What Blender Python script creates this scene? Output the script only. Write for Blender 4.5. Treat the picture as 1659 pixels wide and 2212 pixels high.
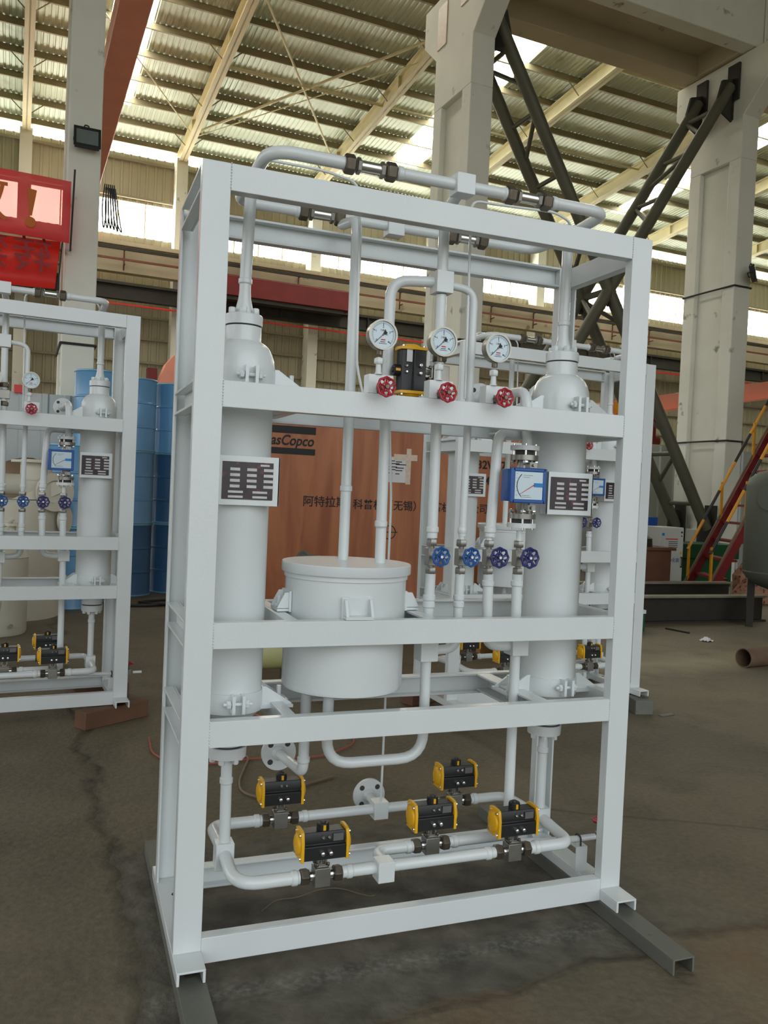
import bpy, bmesh, math, random
from mathutils import Vector, Matrix

for _o in list(bpy.data.objects):
    bpy.data.objects.remove(_o)
S = bpy.context.scene
COL = S.collection
R = math.radians
random.seed(7)
K = 0.8          # the hall is laid out in units of 0.8 m; everything is brought to metres at the end

# ------------------------------------------------------------------ camera
F, YAW, PITCH, ROLL = 1796.06, 0.36688, -0.02500, 0.04426
CAM = Vector((-0.4104, -2.9703, 1.796))
cd = bpy.data.cameras.new('camera')
cam = bpy.data.objects.new('camera', cd)
COL.objects.link(cam)
S.camera = cam
_f = Vector((math.sin(YAW)*math.cos(PITCH), math.cos(YAW)*math.cos(PITCH), math.sin(PITCH)))
_r = Vector((math.cos(YAW), -math.sin(YAW), 0))
_u = _r.cross(_f)
_r2 = math.cos(ROLL)*_r + math.sin(ROLL)*_u
_u2 = -math.sin(ROLL)*_r + math.cos(ROLL)*_u
cam.matrix_world = Matrix(((_r2.x, _u2.x, -_f.x, CAM.x*K), (_r2.y, _u2.y, -_f.y, CAM.y*K),
                           (_r2.z, _u2.z, -_f.z, CAM.z*K), (0, 0, 0, 1)))
cd.sensor_fit = 'VERTICAL'
cd.sensor_height = 24.0
cd.lens = 24.0*F/2212.0
cd.clip_end = 500

# ------------------------------------------------------------------ light
W = bpy.data.worlds.new('daylight')
S.world = W
W.use_nodes = True
_n = W.node_tree.nodes
_l = W.node_tree.links
_n.clear()
_tc = _n.new('ShaderNodeTexCoord')
_sp = _n.new('ShaderNodeSeparateXYZ')
_cr = _n.new('ShaderNodeValToRGB')
_bg = _n.new('ShaderNodeBackground')
_ou = _n.new('ShaderNodeOutputWorld')
_mr = _n.new('ShaderNodeMapRange')
_mr.inputs[1].default_value = -1
_l.new(_tc.outputs['Generated'], _sp.inputs[0])
_l.new(_sp.outputs[2], _mr.inputs[0])
_l.new(_mr.outputs[0], _cr.inputs[0])
_cr.color_ramp.elements[0].position = 0.0
_cr.color_ramp.elements[0].color = (0.20, 0.19, 0.16, 1)
_cr.color_ramp.elements[1].position = 1.0
_cr.color_ramp.elements[1].color = (0.86, 0.95, 1.05, 1)
_e = _cr.color_ramp.elements.new(0.47)
_e.color = (0.26, 0.25, 0.20, 1)
_e = _cr.color_ramp.elements.new(0.53)
_e.color = (0.95, 0.99, 1.0, 1)
_l.new(_cr.outputs[0], _bg.inputs[0])
_bg.inputs[1].default_value = 2.1
_l.new(_bg.outputs[0], _ou.inputs[0])
PANE_STRENGTH = 12.0
S.view_settings.view_transform = 'Standard'
S.view_settings.look = 'None'
S.view_settings.gamma = 1
S.view_settings.use_curve_mapping = False
S.view_settings.exposure = 0.0


# ------------------------------------------------------------------ materials
def srgb(c):
    return tuple(((x/255)/12.92 if x/255 <= .04045 else ((x/255+.055)/1.055)**2.4) for x in c) + (1,)


def mat(name, rgb, rough=.5, metal=0.0, var=.06, scale=6.0, bump=0.0, bscale=60, dark=None, dpos=.62, coat=0, detail=4):
    m = bpy.data.materials.new(name)
    m.use_nodes = True
    n, l = m.node_tree.nodes, m.node_tree.links
    b = n['Principled BSDF']
    b.inputs['Roughness'].default_value = rough
    b.inputs['Metallic'].default_value = metal
    if coat:
        b.inputs['Coat Weight'].default_value = coat
        b.inputs['Coat Roughness'].default_value = .15
    tc = n.new('ShaderNodeTexCoord')
    no = n.new('ShaderNodeTexNoise')
    no.inputs['Scale'].default_value = scale
    no.inputs['Detail'].default_value = detail
    l.new(tc.outputs['Object'], no.inputs['Vector'])
    cr = n.new('ShaderNodeValToRGB')
    c = srgb(rgb)
    cr.color_ramp.elements[0].position = .3
    cr.color_ramp.elements[0].color = tuple(v*(1-var) for v in c[:3])+(1,)
    cr.color_ramp.elements[1].position = .7
    cr.color_ramp.elements[1].color = tuple(min(1, v*(1+var)) for v in c[:3])+(1,)
    l.new(no.outputs['Fac'], cr.inputs[0])
    out = cr.outputs[0]
    if dark:
        n2 = n.new('ShaderNodeTexNoise')
        n2.inputs['Scale'].default_value = scale*2.7
        n2.inputs['Detail'].default_value = 8
        l.new(tc.outputs['Object'], n2.inputs['Vector'])
        r2 = n.new('ShaderNodeValToRGB')
        r2.color_ramp.elements[0].position = dpos
        r2.color_ramp.elements[0].color = (0, 0, 0, 1)
        r2.color_ramp.elements[1].position = dpos+.08
        r2.color_ramp.elements[1].color = (1, 1, 1, 1)
        l.new(n2.outputs['Fac'], r2.inputs[0])
        mx = n.new('ShaderNodeMix')
        mx.data_type = 'RGBA'
        l.new(r2.outputs[0], mx.inputs[0])
        l.new(out, mx.inputs[6])
        mx.inputs[7].default_value = srgb(dark)
        out = mx.outputs[2]
    l.new(out, b.inputs['Base Color'])
    if bump:
        nb = n.new('ShaderNodeTexNoise')
        nb.inputs['Scale'].default_value = bscale
        nb.inputs['Detail'].default_value = 3
        l.new(tc.outputs['Object'], nb.inputs['Vector'])
        bp = n.new('ShaderNodeBump')
        bp.inputs['Strength'].default_value = bump
        bp.inputs['Distance'].default_value = .01
        l.new(nb.outputs['Fac'], bp.inputs['Height'])
        l.new(bp.outputs[0], b.inputs['Normal'])
    return m


def emis(name, rgb, strength):
    m = bpy.data.materials.new(name)
    m.use_nodes = True
    n, l = m.node_tree.nodes, m.node_tree.links
    b = n['Principled BSDF']
    no = n.new('ShaderNodeTexNoise')
    no.inputs['Scale'].default_value = 1.5
    tc = n.new('ShaderNodeTexCoord')
    l.new(tc.outputs['Object'], no.inputs['Vector'])
    cr = n.new('ShaderNodeValToRGB')
    c = srgb(rgb)
    cr.color_ramp.elements[0].color = tuple(v*.9 for v in c[:3])+(1,)
    cr.color_ramp.elements[1].color = c
    l.new(no.outputs['Fac'], cr.inputs[0])
    l.new(cr.outputs[0], b.inputs['Emission Color'])
    b.inputs['Emission Strength'].default_value = strength
    b.inputs['Base Color'].default_value = c
    return m


M = {}
M['paint'] = mat('skid_paint', (216, 221, 221), .22, 0, .025, 3.0, .06, 90)
M['gap'] = mat('gasket', (60, 62, 60), .7)
M['steel'] = mat('bare_steel', (150, 148, 142), .38, .85, .12, 20)
M['chrome'] = mat('bright_steel', (215, 215, 212), .18, .95, .05, 20)
M['brass'] = mat('dark_nut_steel', (112, 104, 92), .4, .8, .15, 25)
M['yellow'] = mat('yellow_enamel', (226, 170, 10), .38, 0, .04, 12)
M['black'] = mat('black_anodised', (30, 30, 32), .42, 0, .1, 12)
M['blackp'] = mat('black_plastic', (24, 24, 25), .5, 0, .1, 12)
M['greyplate'] = mat('grey_plate', (108, 108, 108), .45, .3, .08, 30)
M['redw'] = mat('red_wheel', (165, 18, 40), .35, 0, .08, 20, coat=.3)
M['bluew'] = mat('blue_wheel', (24, 82, 150), .4, 0, .08, 20, coat=.3)
M['navyw'] = mat('navy_wheel', (40, 44, 104), .4, 0, .08, 20, coat=.3)
M['bluebox'] = mat('blue_case', (20, 78, 150), .4, 0, .06, 9, coat=.2)
M['dial'] = mat('dial_face', (196, 214, 222), .3, 0, .01, 4, coat=.6)
M['ink'] = mat('black_print', (22, 22, 24), .6)
M['redink'] = mat('red_print', (215, 30, 50), .5)
M['cyan'] = mat('blue_print', (30, 130, 200), .5)
M['case'] = mat('gauge_case', (168, 166, 155), .35, .6, .05, 12)
M['plate'] = mat('name_plate_black', (52, 44, 46), .3, .2, .25, 18, dark=(90, 50, 60), dpos=.6)
M['field'] = mat('plate_field', (186, 184, 184), .4, .2, .12, 40)
M['floorsteel'] = mat('mill_steel', (112, 112, 104), .6, .3, .12, 5, .1, 40, dark=(84, 78, 66))
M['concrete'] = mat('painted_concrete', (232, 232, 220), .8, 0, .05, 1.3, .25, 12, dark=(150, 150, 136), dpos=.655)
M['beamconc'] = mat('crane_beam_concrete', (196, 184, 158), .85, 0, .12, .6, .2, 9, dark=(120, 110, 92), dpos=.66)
M['greenpaint'] = mat('brace_paint', (98, 96, 80), .55, .1, .08, 3)
M['darksteel'] = mat('runway_steel', (58, 55, 50), .6, .2, .12, 2)
M['darkred'] = mat('dark_red_steel', (120, 34, 38), .5, 0, .15, 1.5)
M['cranered'] = mat('crane_red_hazed', (240, 158, 136), .45, 0, .07, 1.5)  # red paled to put the skylight's hazy glow into the colour
M['cream'] = mat('rafter_cream', (226, 218, 178), .6, 0, .06, 1.5)
M['purlin'] = mat('purlin_steel', (150, 141, 112), .6, .3, .12, 2)
M['roof'] = mat('roof_sheet', (214, 224, 204), .42, .15, .08, .35, dark=(190, 198, 176), dpos=.62)
M['wall'] = mat('wall_sheet', (168, 162, 138), .55, .1, .05, .5)
M['girt'] = mat('girt', (150, 142, 120), .6)
M['pane'] = emis('frosted_daylight_pane', (255, 252, 240), PANE_STRENGTH)
M['sky'] = emis('roof_daylight_panel', (255, 253, 240), PANE_STRENGTH*1.3)
M['cable'] = mat('black_cable', (50, 48, 46), .6)
M['brownrail'] = mat('rust_rail', (120, 66, 50), .6)
M['redrail'] = mat('conductor_red', (220, 40, 38), .4)
M['drum'] = mat('drum_blue', (104, 160, 204), .35, 0, .05, 2, coat=.3)
M['drum_shaded'] = mat('drum_blue_shaded', (58, 104, 146), .35, 0, .06, 2, coat=.3)  # drum blue darkened: shade on the lower drums put into the colour
M['drumrim'] = mat('drum_rim', (120, 175, 205), .3, .3)
M['timber'] = mat('timber', (112, 80, 60), .8, 0, .2, 4, .3, 30)
M['pallet'] = mat('pallet_wood', (176, 130, 80), .8, 0, .15, 5, .2, 30)
M['paper'] = mat('paper', (222, 220, 224), .7)
M['tape'] = mat('packing_tape', (212, 190, 168), .25, 0, .1, 30)
M['darkmach'] = mat('machine_grey', (88, 84, 76), .5, .3, .1, 9)
M['palegreen'] = mat('pale_green_paint', (186, 184, 128), .5)
M['tankgrey'] = mat('vessel_greygreen', (86, 91, 80), .6, .1, .1, 2)
M['offwhite'] = mat('off_white_paint', (206, 202, 186), .5, 0, .06, 3)
M['khaki'] = mat('vessel_primer', (206, 202, 186), .5, 0, .06, 3, dark=(150, 136, 96), dpos=.6)
M['tarp'] = mat('tarpaulin', (146, 122, 98), .7, 0, .2, 3)
M['pinkt'] = mat('red_tarpaulin', (180, 90, 78), .7, 0, .2, 3)
M['sheet'] = mat('pale_sheet', (178, 184, 182), .5, .2, .05, 1)
M['stairred'] = mat('stair_red', (128, 34, 38), .55, 0, .12, 5)
M['railyel'] = mat('rail_yellow', (226, 156, 28), .45, 0, .08, 6)
M['railblk'] = mat('rail_black', (40, 38, 34), .5)
M['midrail'] = mat('mid_rail_brown', (120, 100, 72), .6)
M['cab'] = mat('cabinet_white', (196, 198, 192), .45, 0, .02, 3)
M['green'] = mat('green_paint', (12, 78, 46), .5, 0, .1, 3)
M['mblue'] = mat('machine_blue', (20, 70, 150), .5)
M['duct'] = mat('dark_duct', (40, 46, 60), .6)
M['brownbox'] = mat('brown_box', (104, 66, 46), .7, 0, .15, 5)
M['redhose'] = mat('red_hose', (176, 88, 70), .5)
M['tanhose'] = mat('tan_hose', (132, 112, 92), .6)
M['ibeam'] = mat('ibeam_rust_shaded', (48, 42, 34), .75, .1, .15, 5)  # rust darkened, dim light on the beam sides put into the colour
M['ibeam_lit'] = mat('ibeam_rust_lit', (128, 122, 106), .7, .1, .15, 5)  # lighter copy of the beam rust, painted as the lit top face
M['rustpipe'] = mat('rust_pipe', (112, 90, 72), .7, .2, .15, 8)
M['debris'] = mat('masonry_debris', (168, 128, 104), .9, 0, .2, 6, dark=(110, 44, 34), dpos=.55)
M['glass'] = mat('lamp_glass', (120, 128, 128), .1, .2)


def banner_mat(name, rgb, tr, sheer=.075):
    m = mat(name, rgb, .45, 0, .08, 1.2)
    n, l = m.node_tree.nodes, m.node_tree.links
    b = n['Principled BSDF']
    t = n.new('ShaderNodeBsdfTranslucent')
    t.inputs[0].default_value = srgb(rgb)
    mx = n.new('ShaderNodeMixShader')
    mx.inputs[0].default_value = tr
    out = [x for x in n if x.type == 'OUTPUT_MATERIAL'][0]
    l.new(b.outputs[0], mx.inputs[1])
    l.new(t.outputs[0], mx.inputs[2])
    tp = n.new('ShaderNodeBsdfTransparent')
    tp.inputs[0].default_value = (.95, .62, .58, 1)
    m2 = n.new('ShaderNodeMixShader')
    m2.inputs[0].default_value = sheer
    l.new(mx.outputs[0], m2.inputs[1])
    l.new(tp.outputs[0], m2.inputs[2])
    l.new(m2.outputs[0], out.inputs[0])
    return m


M['banner'] = banner_mat('banner_red', (226, 62, 66), .5)
M['bannerlow'] = banner_mat('banner_deep_red', (226, 44, 36), .45, .06)


def wood_mat():
    m = mat('plywood', (186, 112, 66), .45, 0, .0, 2)
    n, l = m.node_tree.nodes, m.node_tree.links
    b = n['Principled BSDF']
    tc = n.new('ShaderNodeTexCoord')
    mp = n.new('ShaderNodeMapping')
    mp.inputs['Scale'].default_value = (2.6, 2.6, .35)
    no = n.new('ShaderNodeTexNoise')
    no.inputs['Scale'].default_value = 2.2
    no.inputs['Detail'].default_value = 7
    no.inputs['Distortion'].default_value = .8
    cr = n.new('ShaderNodeValToRGB')
    cr.color_ramp.elements[0].position = .3
    cr.color_ramp.elements[0].color = srgb((150, 84, 50))
    cr.color_ramp.elements[1].position = .7
    cr.color_ramp.elements[1].color = srgb((192, 122, 78))
    l.new(tc.outputs['Object'], mp.inputs[0])
    l.new(mp.outputs[0], no.inputs['Vector'])
    l.new(no.outputs['Fac'], cr.inputs[0])
    l.new(cr.outputs[0], b.inputs['Base Color'])
    return m


M['ply'] = wood_mat()


def floor_mat():
    m = bpy.data.materials.new('worn_concrete_floor')
    m.use_nodes = True
    n, l = m.node_tree.nodes, m.node_tree.links
    b = n['Principled BSDF']
    b.inputs['Roughness'].default_value = .75
    tc = n.new('ShaderNodeTexCoord')
    P = tc.outputs['Object']

    def noise(sc, det=6, dist=0.0, vec=P):
        x = n.new('ShaderNodeTexNoise')
        x.inputs['Scale'].default_value = sc
        x.inputs['Detail'].default_value = det
        x.inputs['Distortion'].default_value = dist
        l.new(vec, x.inputs['Vector'])
        return x.outputs['Fac']

    def ramp(f, a, ca, bb, cb):
        x = n.new('ShaderNodeValToRGB')
        x.color_ramp.elements[0].position = a
        x.color_ramp.elements[0].color = ca
        x.color_ramp.elements[1].position = bb
        x.color_ramp.elements[1].color = cb
        l.new(f, x.inputs[0])
        return x.outputs[0]

    def mix(f, a, bb):
        x = n.new('ShaderNodeMix')
        x.data_type = 'RGBA'
        l.new(f, x.inputs[0])
        for s, v in ((6, a), (7, bb)):
            if isinstance(v, tuple):
                x.inputs[s].default_value = v
            else:
                l.new(v, x.inputs[s])
        return x.outputs[2]

    def math_(op, a, bb=None, cl=False):
        x = n.new('ShaderNodeMath')
        x.operation = op
        x.use_clamp = cl
        for i, v in enumerate((a, bb)):
            if v is None:
                continue
            if isinstance(v, (int, float)):
                x.inputs[i].default_value = v
            else:
                l.new(v, x.inputs[i])
        return x.outputs[0]
    W0, B0 = (0, 0, 0, 1), (1, 1, 1, 1)
    base = ramp(noise(.55, 8, .4), .32, srgb((92, 84, 66)), .72, srgb((130, 118, 94)))
    spots = ramp(noise(3.2, 9, .3), .50, W0, .68, B0)
    base = mix(math_('MULTIPLY', spots, .5), base, srgb((82, 72, 56)))
    fine = ramp(noise(38, 4), .35, srgb((76, 70, 56)), .75, srgb((128, 118, 98)))
    f1 = n.new('ShaderNodeValue')
    f1.outputs[0].default_value = .3
    base = mix(f1.outputs[0], base, fine)
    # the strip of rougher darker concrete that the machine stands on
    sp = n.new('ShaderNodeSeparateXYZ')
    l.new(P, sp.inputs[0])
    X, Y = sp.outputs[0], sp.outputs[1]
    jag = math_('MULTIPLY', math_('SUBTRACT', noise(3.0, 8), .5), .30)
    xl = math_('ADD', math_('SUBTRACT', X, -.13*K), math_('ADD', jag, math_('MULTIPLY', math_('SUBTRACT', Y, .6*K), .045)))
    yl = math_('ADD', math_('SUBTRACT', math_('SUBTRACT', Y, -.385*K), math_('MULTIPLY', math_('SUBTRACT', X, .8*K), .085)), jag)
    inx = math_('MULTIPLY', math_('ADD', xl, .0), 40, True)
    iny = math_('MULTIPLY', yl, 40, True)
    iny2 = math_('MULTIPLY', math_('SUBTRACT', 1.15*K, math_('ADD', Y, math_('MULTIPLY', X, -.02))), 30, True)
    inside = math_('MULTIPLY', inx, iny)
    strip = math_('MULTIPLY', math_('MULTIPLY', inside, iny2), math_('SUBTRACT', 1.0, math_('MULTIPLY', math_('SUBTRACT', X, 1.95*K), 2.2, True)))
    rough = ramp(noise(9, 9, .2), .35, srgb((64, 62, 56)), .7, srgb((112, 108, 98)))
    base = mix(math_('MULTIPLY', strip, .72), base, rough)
    # cracks along the edges of the strip
    def line(dist, w, gate):
        a = math_('DIVIDE', math_('ABSOLUTE', dist), w)
        a = math_('SUBTRACT', 1.0, a, True)
        return math_('MULTIPLY', a, gate)
    wide = ramp(noise(7, 6), .3, (.25, .25, .25, 1), .7, B0)
    c1 = math_('MULTIPLY', line(xl, .05, iny), wide)
    c2 = math_('MULTIPLY', line(yl, .035, inx), wide)
    cr = math_('MAXIMUM', c1, c2)
    base = mix(math_('MULTIPLY', cr, .85), base, srgb((34, 30, 24)))
    # joints further back
    j1 = math_('SUBTRACT', math_('ADD', math_('MULTIPLY', X, .55), Y), 2.35*K)
    j1 = math_('ADD', j1, math_('MULTIPLY', jag, .35))
    cj = line(j1, .02, math_('MULTIPLY', math_('SUBTRACT', X, 1.95*K), 30, True))
    base = mix(math_('MULTIPLY', cj, .5), base, srgb((44, 38, 30)))
    # white paint dust in front of the machine
    dz = math_('SUBTRACT', 1.0, math_('DIVIDE', math_('ABSOLUTE', math_('SUBTRACT', Y, -.10*K)), .07), True)
    dz = math_('MULTIPLY', dz, math_('MULTIPLY', inx, math_('MULTIPLY', math_('SUBTRACT', 1.8*K, X), 20, True)))
    dn = ramp(noise(48, 9), .44, W0, .66, B0)
    base = mix(math_('MULTIPLY', math_('MULTIPLY', dz, dn), .26), base, srgb((176, 176, 168)))
    # orange tint towards the viewer
    ob = math_('MULTIPLY', math_('SUBTRACT', 1.0, iny), ramp(noise(1.6, 5), .5, W0, .7, B0))
    base = mix(math_('MULTIPLY', ob, .4), base, srgb((122, 92, 62)))
    # paler dry sweep on the right
    pale = math_('MULTIPLY', math_('SUBTRACT', 1.0, math_('DIVIDE', math_('ABSOLUTE', math_('SUBTRACT', Y, math_('ADD', 4.55*K, math_('MULTIPLY', jag, 2.0)))), .5), True),
                 math_('MULTIPLY', math_('SUBTRACT', X, 4.4*K), 2, True))
    base = mix(math_('MULTIPLY', pale, .6), base, srgb((168, 158, 130)))
    l.new(base, b.inputs['Base Color'])
    bp = n.new('ShaderNodeBump')
    bp.inputs['Strength'].default_value = .5
    bp.inputs['Distance'].default_value = .015
    h = math_('SUBTRACT', math_('ADD', noise(30, 8), math_('MULTIPLY', noise(5, 6), math_('ADD', .4, math_('MULTIPLY', strip, 1.0)))), math_('MULTIPLY', cr, 1.2))
    l.new(h, bp.inputs['Height'])
    l.new(bp.outputs[0], b.inputs['Normal'])
    return m


M['floor'] = floor_mat()


# ------------------------------------------------------------------ mesh helpers
class MB:
    def __init__(s):
        s.bm = bmesh.new()

    def box(s, x0, x1, y0, y1, z0, z1, mt=None):
        vs = [s.bm.verts.new(c) for c in ((x0, y0, z0), (x1, y0, z0), (x1, y1, z0), (x0, y1, z0),
                                          (x0, y0, z1), (x1, y0, z1), (x1, y1, z1), (x0, y1, z1))]
        if mt is not None:
            for v in vs:
                v.co = mt @ v.co
        for f in ((3, 2, 1, 0), (4, 5, 6, 7), (0, 1, 5, 4), (1, 2, 6, 5), (2, 3, 7, 6), (3, 0, 4, 7)):
            s.bm.faces.new([vs[i] for i in f])
        return s

    def cbox(s, c, d, mt=None):
        return s.box(c[0]-d[0]/2, c[0]+d[0]/2, c[1]-d[1]/2, c[1]+d[1]/2, c[2]-d[2]/2, c[2]+d[2]/2, mt)

    def chan(s, b, ax, op, t=.010, w=.008):
        """U channel filling box b, running along ax, open towards op ('+y' ...)"""
        b = list(b)
        oi, og = 'xyz'.index(op[1]), op[0]
        ai = 'xyz'.index(ax)
        fi = 3-oi-ai
        lo, hi = b[2*oi], b[2*oi+1]
        c = list(b)
        if og == '+':
            c[2*oi+1] = lo+w
        else:
            c[2*oi] = hi-w
        s.box(*c)
        for k in (0, 1):
            c = list(b)
            if og == '+':
                c[2*oi] = lo+w
            else:
                c[2*oi+1] = hi-w
            if k == 0:
                c[2*fi+1] = b[2*fi]+t
            else:
                c[2*fi] = b[2*fi+1]-t
            s.box(*c)
        return s

    def lathe(s, o, d, prof, seg=32, cap=True):
        o, d = Vector(o), Vector(d).normalized()
        a = d.orthogonal().normalized()
        if abs(d.z) > .99:
            a = Vector((1, 0, 0))
        b = d.cross(a)
        rings = []
        for t, r in prof:
            if r < 1e-6:
                rings.append([s.bm.verts.new(o+d*t)])
            else:
                rings.append([s.bm.verts.new(o+d*t+(a*math.cos(2*math.pi*i/seg)+b*math.sin(2*math.pi*i/seg))*r) for i in range(seg)])
        for p, q in zip(rings, rings[1:]):
            if len(p) == 1 and len(q) == 1:
                continue
            for i in range(seg):
                j = (i+1) % seg
                if len(p) == 1:
                    s.bm.faces.new((p[0], q[j], q[i]))
                elif len(q) == 1:
                    s.bm.faces.new((p[i], p[j], q[0]))
                else:
                    s.bm.faces.new((p[i], p[j], q[j], q[i]))
        if cap:
            if len(rings[0]) > 1:
                s.bm.faces.new(rings[0][::-1])
            if len(rings[-1]) > 1:
                s.bm.faces.new(rings[-1])
        return s

    def cyl(s, p0, p1, r0, r1=None, seg=16):
        p0, p1 = Vector(p0), Vector(p1)
        return s.lathe(p0, p1-p0, [(0, r0), ((p1-p0).length, r0 if r1 is None else r1)], seg)

    def tube(s, pts, r, bend=.05, seg=12, closed=False, n=6):
        P = [Vector(p) for p in pts]
        path = []
        N = len(P)
        for i in range(N):
            if not closed and (i == 0 or i == N-1):
                path.append(P[i])
                continue
            a, b, c = P[i-1], P[i], P[(i+1) % N]
            u, v = (a-b), (c-b)
            k = min(bend, u.length*.49, v.length*.49)
            if k < 1e-5 or u.angle(v) > 3.12:
                path.append(b)
                continue
            s0, s1 = b+u.normalized()*k, b+v.normalized()*k
            for q in range(n+1):
                t = q/n
                path.append((1-t)**2*s0+2*t*(1-t)*b+t*t*s1)
        rings = []
        m = len(path)
        nrm = None
        for i, p in enumerate(path):
            if closed:
                tg = (path[(i+1) % m]-path[i-1])
            else:
                tg = (path[min(i+1, m-1)]-path[max(i-1, 0)])
            tg = tg.normalized() if tg.length > 1e-9 else Vector((0, 0, 1))
            if nrm is None:
                nrm = tg.orthogonal().normalized()
            nrm = (nrm-tg*nrm.dot(tg)).normalized()
            bn = tg.cross(nrm)
            rings.append([s.bm.verts.new(p+(nrm*math.cos(2*math.pi*k/seg)+bn*math.sin(2*math.pi*k/seg))*r) for k in range(seg)])
        rr = list(zip(rings, rings[1:]))
        if closed:
            rr.append((rings[-1], rings[0]))
        for p, q in rr:
            off = 0
            if closed and p is rings[-1]:
                off = min(range(seg), key=lambda o: (p[0].co-q[o].co).length)
            for k in range(seg):
                j = (k+1) % seg
                s.bm.faces.new((p[k], p[j], q[(j+off) % seg], q[(k+off) % seg]))
        if not closed:
            s.bm.faces.new(rings[0][::-1])
            s.bm.faces.new(rings[-1])
        return s

    def prism(s, poly, ax, a, b):
        """extrude polygon given in the two other axes along ax from a to b"""
        i = 'xyz'.index(ax)

        def mk(p, t):
            c = list(p)
            c.insert(i, t)
            return s.bm.verts.new(c)
        A = [mk(p, a) for p in poly]
        B = [mk(p, b) for p in poly]
        s.bm.faces.new(A[::-1])
        s.bm.faces.new(B)
        for k in range(len(poly)):
            j = (k+1) % len(poly)
            s.bm.faces.new((A[k], A[j], B[j], B[k]))
        return s

    def grid(s, fn, nu, nv):
        V = [[s.bm.verts.new(fn(i/nu, j/nv)) for j in range(nv+1)] for i in range(nu+1)]
        for i in range(nu):
            for j in range(nv):
                s.bm.faces.new((V[i][j], V[i+1][j], V[i+1][j+1], V[i][j+1]))
        return s

    def xf(s, mt):
        s.bm.transform(mt)
        return s

    def mesh(s, name, m, ang=35):
        bmesh.ops.recalc_face_normals(s.bm, faces=s.bm.faces)
        for f in s.bm.faces:
            f.smooth = True
        for e in s.bm.edges:
            if len(e.link_faces) == 2 and e.calc_face_angle(0) > R(ang):
                e.smooth = False
        me = bpy.data.meshes.new(name)
        s.bm.to_mesh(me)
        s.bm.free()
        me.materials.append(M[m] if isinstance(m, str) else m)
        return me

    def put(s, name, m, parent=None, bevel=0, ang=35):
        o = bpy.data.objects.new(name, s.mesh(name, m, ang))
        COL.objects.link(o)
        if parent is not None:
            o.parent = parent
        if bevel:
            b = o.modifiers.new('bevel', 'BEVEL')
            b.width = bevel*K
            b.segments = 2
            b.limit_method = 'ANGLE'
            b.harden_normals = False
        return o


def tag(o, label, cat, group=None, kind=None):
    if label:
        o['label'] = label
    if cat:
        o['category'] = cat
    if group:
        o['group'] = group
    if kind:
        o['kind'] = kind
    return o


def thing(name, label, cat, loc=(0, 0, 0), rz=0, group=None):
    o = bpy.data.objects.new(name, None)
    o.empty_display_size = .1
    COL.objects.link(o)
    o.location = loc
    o.rotation_euler = (0, 0, rz)
    return tag(o, label, cat, group)


def struct(o, label=None):
    o['kind'] = 'structure'
    if label:
        o['label'] = label
    return o


def copy_tree(o, parent=None):
    c = o.copy()
    COL.objects.link(c)
    if parent is not None:
        c.parent = parent
    for ch in [x for x in bpy.data.objects if x.parent == o]:
        copy_tree(ch, c)
    return c


def text_mb(body, size, depth=.001, align='CENTER', bold=0):
    cu = bpy.data.curves.new('lettering', 'FONT')
    cu.body = body
    cu.size = size
    cu.align_x = align
    cu.align_y = 'CENTER'
    cu.extrude = depth
    cu.offset = bold
    cu.resolution_u = 3
    to = bpy.data.objects.new('lettering', cu)
    COL.objects.link(to)
    bpy.context.view_layer.update()
    me = bpy.data.meshes.new_from_object(to)
    mb = MB()
    mb.bm.from_mesh(me)
    bpy.data.objects.remove(to)
    bpy.data.curves.remove(cu)
    bpy.data.meshes.remove(me)
    return mb


UP = Matrix(((1, 0, 0, 0), (0, 0, -1, 0), (0, 1, 0, 0), (0, 0, 0, 1)))   # text lying in xy -> standing, facing -y


def text(body, size, loc, m, parent, name='lettering', sx=1, rot=None, depth=.001, shear=0, align='CENTER', bold=0):
    mb = text_mb(body, size, depth, align, bold)
    mt = Matrix.Translation(loc) @ (rot if rot else Matrix.Identity(4)) @ UP
    if sx != 1 or shear:
        mt = mt @ Matrix(((sx, shear, 0, 0), (0, 1, 0, 0), (0, 0, 1, 0), (0, 0, 0, 1)))
    return mb.xf(mt).put(name, m, parent)


# ================================================================== the hall (turned 3 degrees against the machine)
TH = R(3.0)
BROT = Matrix.Rotation(TH, 4, 'Z')


def B(o):
    o.rotation_euler[2] += TH
    return o


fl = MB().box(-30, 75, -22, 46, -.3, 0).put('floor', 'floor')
struct(fl, 'worn brown-grey concrete floor of the hall, cracked and patched')

COLX = [-7.02, .33, 7.74, 15.02, 22.35]                  # centres of the near row of columns (hall x)
WCX = [-.55+7.35*k for k in range(-1, 8)]               # wall columns and rafters
WY = 41.7

# back wall in sheet bands with daylight strips between


def corr(mb, x0, x1, z0, z1, y, pitch=.42, dep=.05):
    n = int((x1-x0)/pitch)
    xs = []
    for i in range(n):
        a = x0+i*pitch
        xs += [(a, 0), (a+pitch*.62, 0), (a+pitch*.70, dep), (a+pitch*.92, dep)]
    xs.append((x0+n*pitch, 0))
    lo = [mb.bm.verts.new((x, y-d, z0)) for x, d in xs]
    hi = [mb.bm.verts.new((x, y-d, z1)) for x, d in xs]
    for i in range(len(xs)-1):
        mb.bm.faces.new((lo[i], lo[i+1], hi[i+1], hi[i]))
    return mb


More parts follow.
